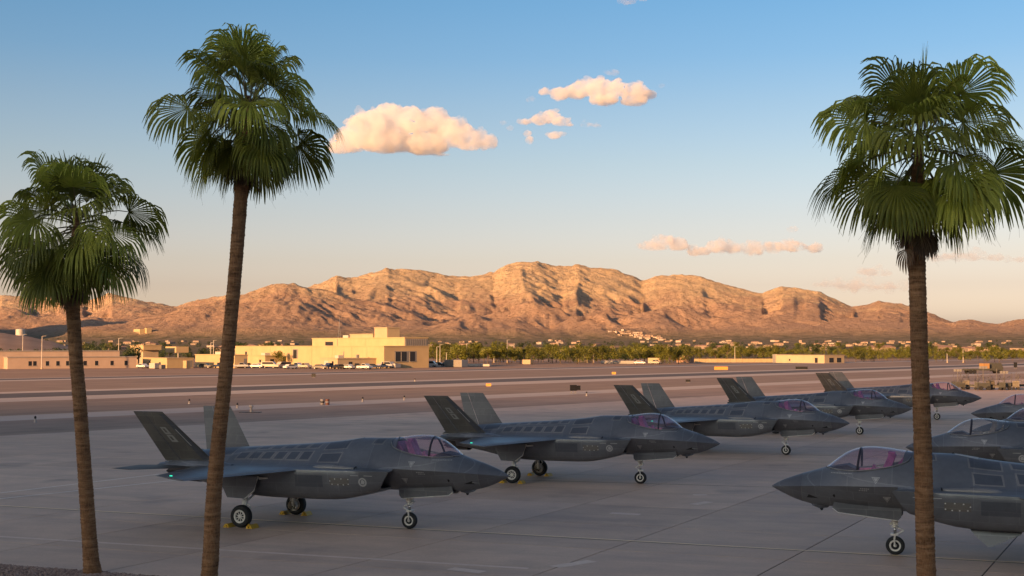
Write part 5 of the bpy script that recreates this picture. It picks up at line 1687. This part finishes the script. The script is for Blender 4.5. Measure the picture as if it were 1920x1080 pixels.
# ================================================================== POLES
def pole(px, py, top_py, label, arm=True):
    g = ground(px, py); h = at(px, top_py, g.y).z
    root = empty('light_pole', (g.x, g.y, 0)); tag(root, label, 'light pole', 'tall poles along the far side of the airfield')
    b = MB(); b.tube([(0, 0, 0), (0, 0, h)], [.16, .09], 8); b.build('shaft', [M['coping']], root)
    MB().box(-.25, .25, -.25, .25, 0, .4).build('footing', [M['tan_pale']], root)
    if arm:
        MB().tube([(0, 0, h - .1), (.9, 0, h + .05)], .06, 6).build('arm', [M['coping']], root)
        MB().box(.7, 1.3, -.15, .15, h - .05, h + .10).build('lamp_head', [M['louvre']], root)
    return root
PO = ((42, 689, 627, 'behind the pink building'), (78, 692, 630, 'in front of the pink building'), (222, 689, 634, 'before the dark trees at left'), (288, 683, 650, 'between the golden roof screens'), (395, 686, 642, 'left of the leaning palm trunk'), (400, 685, 638, 'touching the leaning palm trunk'),
      (819, 683, 650, 'just right of the large building'), (825, 683, 646, 'second right of the large building'), (837, 683, 661, 'short, right of the large building'), (875, 681, 644, 'in front of the first trees of the long row'), (926, 680, 662, 'short, left of the middle of the long row'),
      (951, 680, 637, 'tallest before the long tree row'), (1113, 680, 649, 'in the middle of the long tree row'), (1178, 679, 655, 'right of the middle of the tree row'), (1272, 678, 650, 'at the right end of the long tree row'), (1378, 677, 650, 'behind the long tan wall'), (1776, 680, 663, 'right of the right palm trunk'), (1806, 680, 655, 'second right of the right palm trunk'))
for px, py, tp, w in PO: pole(px, py, tp, 'pale light pole ' + w, tp < 655)

# ================================================================== PARKED VEHICLES
def car_paint(name, c):
    t = NT(name); t.color(c); t.set(Roughness=.3); t.b.inputs['Coat Weight'].default_value = .4
    t.l(t.ramp(t.noise(t.obj(), 2.0, 3), [(.3, .28), (.7, .42)]), t.b.inputs['Roughness'])
    return t.m
PAINTS = [('white', car_paint('white_car_paint', (.70, .68, .64))), ('black', car_paint('black_car_paint', (.02, .02, .022))), ('silver', car_paint('silver_car_paint', (.38, .37, .36))), ('dark blue', car_paint('blue_car_paint', (.03, .05, .10))), ('beige', car_paint('beige_car_paint', (.48, .40, .30)))]
def car_profile(kind):
    if kind == 'pickup': return [(-2.6, .45), (-2.6, 1.05), (-.5, 1.08), (-.4, 1.75), (.8, 1.78), (1.3, 1.15), (2.4, 1.02), (2.55, .5)], [(-.42, 1.12), (-.34, 1.68), (.76, 1.70), (1.2, 1.14)]
    if kind == 'van': return [(-2.6, .45), (-2.6, 2.05), (1.2, 2.08), (1.9, 1.25), (2.5, 1.1), (2.55, .5)], [(-2.3, 1.25), (-2.3, 1.9), (1.15, 1.92), (1.75, 1.25)]
    return [(-2.2, .42), (-2.25, .95), (-1.6, 1.02), (-1.1, 1.46), (.4, 1.48), (1.15, 1.0), (2.1, .88), (2.25, .45)], [(-1.45, 1.03), (-1.05, 1.40), (.35, 1.42), (1.0, 1.02)]
CAR = {}
for kind in ('pickup', 'van', 'sedan'):
    body, win = car_profile(kind)
    for nm, m in PAINTS:
        CAR[kind, nm] = MB().prism(body, lambda x, z: (x, -.92, z), lambda x, z: (x, .92, z)).mesh('body', [m])
    CAR[kind, 'win'] = MB().prism(win, lambda x, z: (x, -.94, z), lambda x, z: (x, .94, z)).mesh('windows', [M['window']])
CAR['wheel'] = fix_normals(MB().lathe([(-.12, .001), (-.12, .33), (.12, .33), (.12, .001)], 'y', n=14).mesh('wheel', [M['rubber']]))
CAR['hub'] = fix_normals(MB().lathe([(-.135, .001), (-.13, .18), (.13, .18), (.135, .001)], 'y', n=10).mesh('hub', [M['steel_grey']]))
CAR['lamp'] = MB().box(-.03, .03, -.18, .18, -.07, .07).mesh('headlight', [M['coping']])
def car(px, py, kind, colr, yaw, label):
    g = ground(px, py)
    root = empty('parked_car' if kind != 'van' else 'parked_van', (g.x, g.y, 0), yaw); tag(root, label, 'car' if kind != 'van' else 'van', 'vehicles parked before the buildings')
    link('body', CAR[kind, colr], root); link('windows', CAR[kind, 'win'], root)
    for x in (-1.45, 1.45):
        for y in (-.82, .82):
            w = link('wheel', CAR['wheel'], root, (x, y, .33)); link('hub', CAR['hub'], w)
    for y in (-.6, .6): link('headlight', CAR['lamp'], root, (2.3 if kind == 'sedan' else 2.5, y, .72))
    return root
CARS = [(268, 690.5, 'sedan', 'white', 'before the low golden shed'), (385, 690, 'sedan', 'black', 'left of the leaning palm trunk, by the taller golden shed'), (413, 690, 'pickup', 'dark blue', 'hidden partly by the leaning palm trunk'), (452, 690, 'pickup', 'silver', 'right of the leaning palm trunk'),
        (466, 689, 'sedan', 'black', 'second right of the leaning palm trunk'), (482, 690, 'sedan', 'white', 'before the golden shed at the foot of the large building'), (506, 690, 'van', 'beige', 'below the grey annex'), (530, 690.5, 'van', 'beige', 'below the small round tree'),
        (545, 692, 'sedan', 'white', 'leftmost before the low pale shed'), (557, 690, 'pickup', 'white', 'second before the low pale shed'), (572, 691, 'pickup', 'beige', 'at the left corner of the low pale shed'), (600, 692, 'sedan', 'black', 'in front of the low pale shed door'),
        (619, 691, 'pickup', 'dark blue', 'before the right side of the low pale shed'), (637, 692, 'sedan', 'black', 'just right of the low pale shed'), (654, 692, 'sedan', 'white', 'left of the middle of the large building'), (668, 692, 'pickup', 'black', 'dark, before the middle of the large building'),
        (684, 692.5, 'pickup', 'white', 'before the middle of the large building'), (700, 691, 'sedan', 'dark blue', 'left of the large building corner'), (716, 690.5, 'sedan', 'silver', 'at the near corner of the large building'), (729, 690, 'van', 'silver', 'right of the large building corner'),
        (775, 688, 'sedan', 'beige', 'below the glazing of the large building'), (790, 688, 'pickup', 'black', 'below the right end of the large building'), (806, 688, 'van', 'white', 'past the right end of the large building'), (823, 687, 'sedan', 'black', 'right of the large building by the poles'),
        (838, 687, 'sedan', 'white', 'farther right of the large building'), (860, 686, 'van', 'white', 'before the first trees of the long row'), (1200, 683, 'sedan', 'white', 'right of the middle of the long tree row'), (1228, 683, 'pickup', 'beige', 'before the right end of the tree row')]
for i, (px, py, kind, cc, wh) in enumerate(CARS):
    car(px, py, kind, cc, rt.choice((BD, BD + math.pi, -.2, .1, BD - 1.57)) + rt.uniform(-.1, .1), '%s %s parked %s' % (cc, kind, wh))

# containers, crates and low walls along the far edge
def crate(px, py, w, d, h, mat, label, nm='storage_container'):
    g = ground(px, py)
    root = empty(nm, (g.x, g.y, 0), BD - math.pi / 2); tag(root, label, 'container', 'boxes along the far edge')
    MB().box(-w / 2, w / 2, -d / 2, d / 2, .12, h).build('body', [mat], root)
    b = MB()
    for k in range(int(w / .6)): b.box(-w / 2 + .3 + k * .6, -w / 2 + .42 + k * .6, -d / 2 - .06, -d / 2 - .004, .2, h - .1)
    if b.v: b.build('corrugation', [mat], root)['kind'] = 'stuff'
    MB().box(-w / 2 + .1, w / 2 - .1, -d / 2 + .1, d / 2 - .1, 0, .115).build('skid', [M['louvre']], root)
for a in ((757, 689, 4.5, 3, 4.0, M['steel_grey'], 'tall grey container before the glazing of the large building'), (740, 690, 3, 2.5, 1.4, M['coping'], 'low pale box at the large building corner'), (783, 687, 6, 3, 2.6, M['coping'], 'white box pile below the large building glazing'),
          (855, 688, 8, 3, 2.4, M['steel_grey'], 'long grey container right of the large building'), (884, 687, 7, 1.0, .8, M['coping'], 'low white barrier block at the left end of the tree row'), (905, 687, 7, 1.0, .8, M['coping'], 'second low white barrier block near the tree row'), (990, 683, 4, 2, 1.8, M['tan_pale'], 'tan box before the tree row, left of its middle'),
          (1097, 680, 5, 3, 3.2, M['tan'], 'golden box standing in the middle of the tree row'), (1160, 682, 16, 2, 1.2, M['steel_grey'], 'long low grey rack before the tree row'), (1230, 681, 6, 3, 2.2, M['tan_pale'], 'tan container near the right end of the tree row'), (1285, 680, 7, 3, 3.0, M['tile'], 'rust brown shed at the left end of the tan wall'),
          (290, 691, 3.0, 2, 1.7, M['coping'], 'white bin before the low golden shed'), (303, 691, 2.0, 1.6, 1.2, M['louvre'], 'dark bin before the low golden shed'), (350, 690.5, 1.8, 1.5, 2.4, M['tan'], 'orange box beside the grey shed side')):
    crate(*a)

# ================================================================== RUNWAY SIGNS AND MARKERS
M['sign_black'] = plain('black_sign_face', (.012, .012, .012), .5)
M['sign_orange'] = plain('orange_marker', (.62, .30, .06), .5)
M['sign_white'] = plain('white_marker', (.32, .29, .27), .6)
M['sign_red'] = plain('red_marker', (.20, .08, .05), .6)
def sign(px, py, w, h, mat, label, legs=True, yaw=0.0):
    g = ground(px, py)
    root = empty('runway_sign', (g.x, g.y, 0), yaw); tag(root, label, 'runway sign', 'signs and markers along the runway')
    z = .35 if legs else .05
    MB().box(-w / 2, w / 2, -.12, .12, z, z + h).build('panel', [mat], root)
    for x in (-w * .3, w * .3): MB().tube([(x, 0, -.05), (x, 0, z + .01)], .05, 6).build('leg', [M['louvre']], root)
    MB().box(-w / 2 + .1, w / 2 - .1, -.3, .3, -.03, .03).build('base', [M['louvre']], root)
    return root
r_ = sign(1075, 737, 1.0, .85, M['sign_black'], 'large black runway sign on legs beyond the second jet', True, .3); MB().box(.55, 1.1, -.1, .14, .45, 1.1).build('side_panel', [M['sign_black']], r_)
sign(1151, 702, 1.0, .55, M['sign_orange'], 'small orange runway marker below the middle of the tree row', False)
sign(1352, 693.5, 4.0, .9, M['sign_orange'], 'wide orange runway marker left of the flat building', False)
sign(916, 724.5, .9, .45, M['sign_orange'], 'orange marker between the first and second jets', False)
sign(1503, 692.5, 3.6, .8, M['sign_black'], 'wide dark runway marker below the flat building', False)
sign(1290, 716.5, .9, .45, M['sign_black'], 'small dark marker left of the third jet tail', False)
sign(588, 707, .9, .7, M['sign_black'], 'small dark marker below the low pale shed', False)
sign(1904, 691, 1.0, 1.6, M['sign_black'], 'dark marker post at the right frame edge')
def lamp(px, py, label, m1, m2):
    g = ground(px, py)
    root = empty('taxiway_light', (g.x, g.y, 0)); tag(root, label, 'taxiway light', 'low lights along the taxiway')
    MB().lathe([(-.03, .001), (-.03, .16), (.10, .12), (.34, .07)], 'z', n=10).build('stem', [m1], root)
    MB().lathe([(.34, .09), (.46, .11), (.56, .08), (.60, .001)], 'z', n=10).build('lens', [m2], root)
for (px, py, w) in ((66, 792, 'left of the leftmost palm trunk'), (355, 757, 'left of the leaning palm trunk'), (445, 765, 'right of the leaning palm trunk'), (680, 753, 'above the nearest jet canopy'), (758, 750, 'left of the second jet tail'), (778, 715, 'below the large building right end'), (1100, 742, 'right of the large black sign')):
    lamp(px, py, 'low taxiway light ' + w, M['sign_white'], M['sign_black'])
g = ground(610, 759)
for k, (dx, m) in enumerate(((-.35, M['sign_white']), (.25, M['sign_red']))):
    root = empty('marker_drum', (g.x + dx, g.y, 0)); tag(root, ('white' if k == 0 else 'red and white') + ' marker drum above the nearest jet spine', 'drum', 'marker drums')
    MB().lathe([(0, .001), (0, .24), (.34, .25), (.68, .24), (.68, .001)], 'z', n=14).build('barrel', [m], root)
    MB().lathe([(.25, .255), (.42, .255)], 'z', n=14).build('band', [M['sign_white'] if k else M['sign_black']], root)
g = ground(471, 773)
root = empty('drain_cover', (g.x, g.y, 0)); tag(root, 'white post on a flat black plate right of the leaning palm', 'marker post')
MB().box(-1.2, 1.0, -.5, .5, -.03, .03).build('plate', [M['sign_black']], root); MB().lathe([(.03, .15), (.5, .12), (.55, .25), (.75, .20), (.75, .001)], 'z', n=10).build('post', [M['sign_white']], root)

# ================================================================== EQUIPMENT YARD AT RIGHT
M['gse_steel'] = plain('shade_darkened_steel', (.11, .10, .095), .6, .3)  # steel coloured darker to stand for the shade over the yard
M['gse'] = plain('equipment_olive', (.06, .06, .05), .6)
M['gse_tan'] = plain('equipment_tan', (.16, .135, .10), .6)
M['gse_orange'] = plain('faded_orange_load', (.34, .19, .07), .7)
rg = random.Random(9)
def cart(px, py, label, kind):
    g = ground(px, py)
    root = empty('equipment_cart', (g.x, g.y, 0), rg.uniform(-.5, .5)); tag(root, label, 'equipment cart', 'ground equipment in the yard')
    m = (M['gse'], M['gse_tan'], M['louvre'], M['gse'])[kind % 4]
    w, d, h = ((1.5, 1.0, .6), (1.0, 1.0, 1.0), (2.0, 1.2, .35), (.9, .8, .8))[kind % 4]
    MB().box(-w / 2, w / 2, -d / 2, d / 2, .40, .40 + h).build('body', [m], root)
    b = MB()
    for i in range(4): b.box(-w / 2 + .1, w / 2 - .1, -d / 2 - .03, -d / 2 - .004, .5 + i * h / 4.5, .55 + i * h / 4.5)
    b.build('grille', [M['dark']], root)['kind'] = 'stuff'
    for x in (-w * .35, w * .35):
        for y in (-d * .45, d * .45):
            wl = link('wheel', CAR['wheel'], root, (x, y, .22)); wl.scale = (.66, .66, .66)
    MB().tube([(w / 2, 0, .35), (w / 2 + .8, 0, .25), (w / 2 + .9, 0, .9)], .03, 5).build('tow_bar', [M['gse_steel']], root)
    if kind % 3 == 0:
        MB().tube([(0, 0, .4 + h), (.1, 0, 2.7 + rg.uniform(0, .8))], .04, 5).build('mast', [M['gse_steel']], root)
        MB().tube([(.1, 0, .4 + h), (.7, .1, 1.9 + rg.uniform(0, .5)), (.4, 0, 2.3)], .03, 5).build('hose', [M['dark']], root)
    for q in range(3):                                   # rails, hoses and handles standing up from the cart
        x0 = rg.uniform(-w / 2, w / 2); hh = rg.uniform(.3, 1.1)
        MB().tube([(x0, -d * .3, .4 + h), (x0 + rg.uniform(-.3, .3), -d * .3, .4 + h + hh), (x0 + rg.uniform(-.5, .5), d * .2, .4 + h + hh * .7)], .028, 5).build('handle', [M['gse_steel']], root)
    if kind % 3 == 1: MB().tube([(-w / 2, 0, .4 + h), (-w / 2, 0, 1.9), (w / 2, 0, 1.9), (w / 2, 0, .4 + h)], .035, 5).build('roll_bar', [M['gse']], root)
WH = ('nearest the far jet nose', 'second from the left', 'third from the left', 'fourth from the left', 'left of the yard middle', 'in the yard middle', 'right of the yard middle', 'fourth from the right', 'third from the right', 'second from the right', 'rightmost, at the frame edge')
for k, px in enumerate((1800, 1812, 1822, 1833, 1845, 1857, 1868, 1879, 1892, 1905, 1917)):
    cart(px, 731.5 + rg.uniform(-2.5, .5), 'dark wheeled equipment cart in the yard, ' + WH[k], k)
# wire fence behind the carts
ga, gb = ground(1788, 727), ground(1960, 722)
root = empty('wire_fence', (ga.x, ga.y, 0)); tag(root, 'wire mesh fence behind the equipment yard carts', 'fence')
nf = 13
for k in range(nf + 1):
    p = ga.lerp(gb, k / nf) - ga
    MB().tube([(p.x, p.y, 0), (p.x, p.y, 2.3)], .035, 5).build('post', [M['gse_steel']], root)
for z in (.1, 1.2, 2.25):
    e = gb - ga; MB().tube([(0, 0, z), (e.x, e.y, z)], .02, 4).build('rail', [M['gse_steel']], root)
b = MB(); e = gb - ga
for k in range(90):
    p = e * (k / 90); q = e * (min(90, k + 2.2) / 90)
    b.tube([(p.x, p.y, .1), (q.x, q.y, 2.25)], .006, 3, 0, False); b.tube([(q.x, q.y, .1), (p.x, p.y, 2.25)], .006, 3, 0, False)
b.build('mesh', [M['gse_steel']], root)['kind'] = 'stuff'
def light_tower(px, py, h, label):
    g = ground(px, py); root = empty('light_tower', (g.x, g.y, 0)); tag(root, label, 'light tower', 'mobile floodlight towers')
    MB().box(-.9, .9, -.6, .6, .35, 1.1).build('trailer', [M['gse']], root)
    for x in (-.6, .6): wl = link('wheel', CAR['wheel'], root, (x, -.6, .3))
    MB().tube([(0, 0, 1.1), (0, 0, h)], .05, 6).build('mast', [M['gse_steel']], root)
    for x in (-.45, .0, .45): MB().box(x - .18, x + .18, -.1, .1, h - .25, h + .15).build('lamp_head', [M['louvre']], root)
light_tower(1844, 731, 3.6, 'mobile floodlight tower in the middle of the equipment yard'); light_tower(1883, 730.5, 2.8, 'shorter floodlight tower right of the yard middle'); light_tower(1796, 728, 3.0, 'floodlight tower by the far jet nose')
g = ground(1846, 700.5)
root = empty('flatbed_truck', (g.x, g.y, 0), .2); tag(root, 'dark flatbed truck with orange load beyond the equipment yard', 'truck')
MB().box(-5.5, 2.0, -1.1, 1.1, .8, 1.3).build('bed', [M['gse']], root); MB().prism([(2.1, .6), (4.6, .6), (4.6, 1.6), (4.0, 2.7), (2.1, 2.7)], lambda x, z: (x, -1.1, z), lambda x, z: (x, 1.1, z)).build('cab', [M['gse']], root)
MB().box(-.9, .9, -.9, .9, 1.31, 2.6).build('load', [M['gse_orange']], root)
for x in (-4.5, -3.4, 3.4):
    for y in (-1.0, 1.0): wl = link('wheel', CAR['wheel'], root, (x, y, .5)); wl.scale = (1.5, 1.2, 1.5)
# ================================================================== CLOUDS
def cloud_material(name, dens, ragged=0.0):
    t = NT(name); t.t.nodes.remove(t.b)
    v = t.n('ShaderNodeVolumeScatter'); v.inputs['Color'].default_value = (.985, .995, 1, 1); v.inputs['Density'].default_value = dens; v.inputs['Anisotropy'].default_value = 0.2
    if ragged:
        f = t.noise(t.pos(), 1 / 70.0, 6, 0.65)
        t.l(t.math('MULTIPLY', t.ramp(f, [(.5 - .16 * ragged, 0.0), (.62, 1.0)]), dens), v.inputs['Density'])
    t.l(v.outputs[0], t.out.inputs['Volume'])
    return t.m
CLOUD_Y = 8000.0
K = CLOUD_Y / FPX
M['cloud'] = cloud_material('cloud_water', .020, 1.0); M['cloud_thin'] = cloud_material('thin_cloud_water', .028, .9); M['cloud_low'] = cloud_material('low_cloud_water', .024, .5); M['cloud_wisp'] = cloud_material('wispy_cloud_water', .008, .6)
def cloud(puffs, label, mat, seed, voxel, subs=9, rough=1.0, flat=None):
    """puffs: (px, py, radius px, squash)"""
    rnd = random.Random(seed)
    bm = bmesh.new()
    cen = at(sum(p[0] for p in puffs) / len(puffs), sum(p[1] for p in puffs) / len(puffs), CLOUD_Y)
    def ball(c, r_, sq):
        m = Matrix.Translation(c - cen) @ Matrix.Diagonal((r_, r_, r_ * sq, 1))
        bmesh.ops.create_icosphere(bm, subdivisions=2 if r_ > 20 else 1, radius=1.0, matrix=m)
    for (px, py, pr, sq) in puffs:
        c = at(px, py, CLOUD_Y + rnd.uniform(-.6, .6) * pr * K); r_ = pr * K
        ball(c, r_, sq)
        for _ in range(subs):
            d = Vector((rnd.gauss(0, 1), rnd.gauss(0, 1), rnd.gauss(.25, .8))).normalized()
            if d.z < -.2: d.z *= .2
            q = c + Vector((d.x * r_, d.y * r_, d.z * r_ * sq)) * rnd.uniform(.75, 1.0)
            r2 = r_ * rnd.uniform(.22, .42)
            ball(q, r2, rnd.uniform(.75, 1.0))
            for _k in range(4):
                e = (d + Vector((rnd.gauss(0, .6), rnd.gauss(0, .6), rnd.gauss(.1, .5)))).normalized()
                ball(q + e * r2 * .9, r2 * rnd.uniform(.25, .5), rnd.uniform(.8, 1.0))
    me = bpy.data.meshes.new('cloud'); bm.to_mesh(me); bm.free()
    o = link('cloud', me, None, cen)
    md = o.modifiers.new('r', 'REMESH'); md.mode = 'VOXEL'; md.voxel_size = voxel * K
    dg = bpy.context.evaluated_depsgraph_get()
    m2 = bpy.data.meshes.new_from_object(o.evaluated_get(dg)); m2.name = 'cloud'
    o.modifiers.clear(); o.data = m2
    n = len(m2.vertices)
    co = np.empty(n * 3); m2.vertices.foreach_get('co', co); co = co.reshape(-1, 3)
    no = np.empty(n * 3); m2.vertices.foreach_get('normal', no); no = no.reshape(-1, 3)
    def n3(p, s, sd): return (fbm(p[:, 0] / s, p[:, 2] / s + 7.7, 3, sd) + fbm(p[:, 1] / s + 3.1, p[:, 2] / s, 3, sd + 9) + fbm(p[:, 0] / s, p[:, 1] / s, 3, sd + 19)) / 3
    s1 = 26 * K * .55
    disp = 9 * K * rough * n3(co, s1, seed) + 4.5 * K * rough * n3(co, s1 * .4, seed + 3) + 1.0 * K * rough * n3(co, s1 * .16, seed + 5)
    co = co + no * disp[:, None]
    if flat is not None:                                 # level base
        zb = at(960, flat, CLOUD_Y).z - cen.z
        low = co[:, 2] < zb
        co[low, 2] = zb + (co[low, 2] - zb) * .22
    m2.vertices.foreach_set('co', co.ravel()); m2.update()
    m2.materials.clear(); m2.materials.append(mat)
    return tag(o, label, 'cloud', 'evening clouds')
cloud([(690, 245, 44, .9), (730, 232, 40, .95), (770, 240, 46, .85), (812, 236, 40, .9), (850, 250, 36, .8), (880, 262, 30, .7), (912, 266, 22, .7), (655, 265, 34, .7), (640, 278, 26, .5), (720, 268, 45, .5), (800, 270, 50, .45), (790, 292, 18, .4), (830, 296, 16, .35)], 'large creamy cumulus cloud right of the leaning palm crown', M['cloud'], 1, 1.5, 12, 1.0, 287)
cloud([(1020, 172, 12, .5), (1050, 176, 20, .7), (1085, 170, 24, .7), (1120, 166, 26, .75), (1150, 168, 24, .7), (1185, 172, 26, .7), (1215, 178, 18, .6), (1132, 188, 30, .35), (1190, 190, 26, .35)], 'long cream cloud high above the mountain peak', M['cloud_thin'], 2, 1.8, 8, .8, 196)
cloud([(985, 229, 12, .45), (1010, 224, 16, .7), (1030, 218, 17, .8), (1050, 228, 17, .7), (1066, 236, 10, .5)], 'small peaked cloud between the large cumulus and the long high cloud', M['cloud_thin'], 3, 1.4, 7, .7, 236)
cloud([(1040, 253, 14, .55), (1054, 250, 9, .5)], 'tiny cloud below the small peaked cloud', M['cloud_thin'], 4, 1.2, 5, .6)
cloud([(1100, 234, 14, .4), (1118, 236, 11, .35)], 'thin cloud streak right of the small peaked cloud', M['cloud_wisp'], 5, 1.2, 5, .6)
cloud([(988, 250, 9, .8), (993, 262, 8, .9)], 'tiny ragged cloud tuft left of the tiny cloud', M['cloud_thin'], 6, 1.2, 5, .6)
cloud([(945, 230, 9, .6), (955, 240, 8, .7)], 'faint cloud scrap just right of the large cumulus', M['cloud_wisp'], 7, 1.2, 5, .6)
cloud([(995, 188, 9, .4)], 'faint cloud dot left of the long high cloud', M['cloud_wisp'], 8, 1.2, 5, .6)
cloud([(1240, 161, 6, .7)], 'faint cloud dot right of the long high cloud', M['cloud_wisp'], 9, 1.2, 5, .6)
cloud([(1148, 136, 14, .3)], 'faint cloud wisp above the long high cloud', M['cloud_wisp'], 10, 1.2, 5, .6)
cloud([(1215, 460, 18, .6), (1240, 456, 22, .65), (1270, 458, 22, .6), (1295, 464, 12, .4)], 'low pink cloud above the right shoulder of the mountain', M['cloud_low'], 11, 1.5, 7, .7, 470)
cloud([(1310, 472, 24, .35), (1345, 462, 24, .6), (1375, 464, 22, .55), (1410, 468, 24, .5), (1450, 464, 22, .5), (1490, 462, 26, .4), (1525, 466, 18, .4)], 'long low pink cloud bank left of the right palm crown', M['cloud_low'], 12, 1.6, 7, .7, 483)
cloud([(1485, 430, 11, .4)], 'small pink cloud dot above the long low bank', M['cloud_wisp'], 13, 1.2, 5, .6)
cloud([(1765, 483, 26, .3), (1810, 482, 30, .3), (1860, 484, 24, .25), (1910, 487, 22, .25)], 'thin pink cloud streak right of the right palm trunk', M['cloud_wisp'], 14, 1.6, 5, .7)
cloud([(1630, 510, 26, .28), (1655, 513, 18, .3)], 'faint pink cloud streak left of the right palm trunk', M['cloud_wisp'], 15, 1.5, 5, .6)
cloud([(1555, 533, 28, .2), (1600, 537, 36, .16), (1660, 538, 34, .14)], 'faint flat cloud streak above the right mountains', M['cloud_wisp'], 16, 1.5, 5, .6)
cloud([(1175, 2, 20, .3), (1205, 0, 10, .3)], 'faint cloud scrap at the top edge of the frame', M['cloud_wisp'], 17, 1.3, 5, .6)
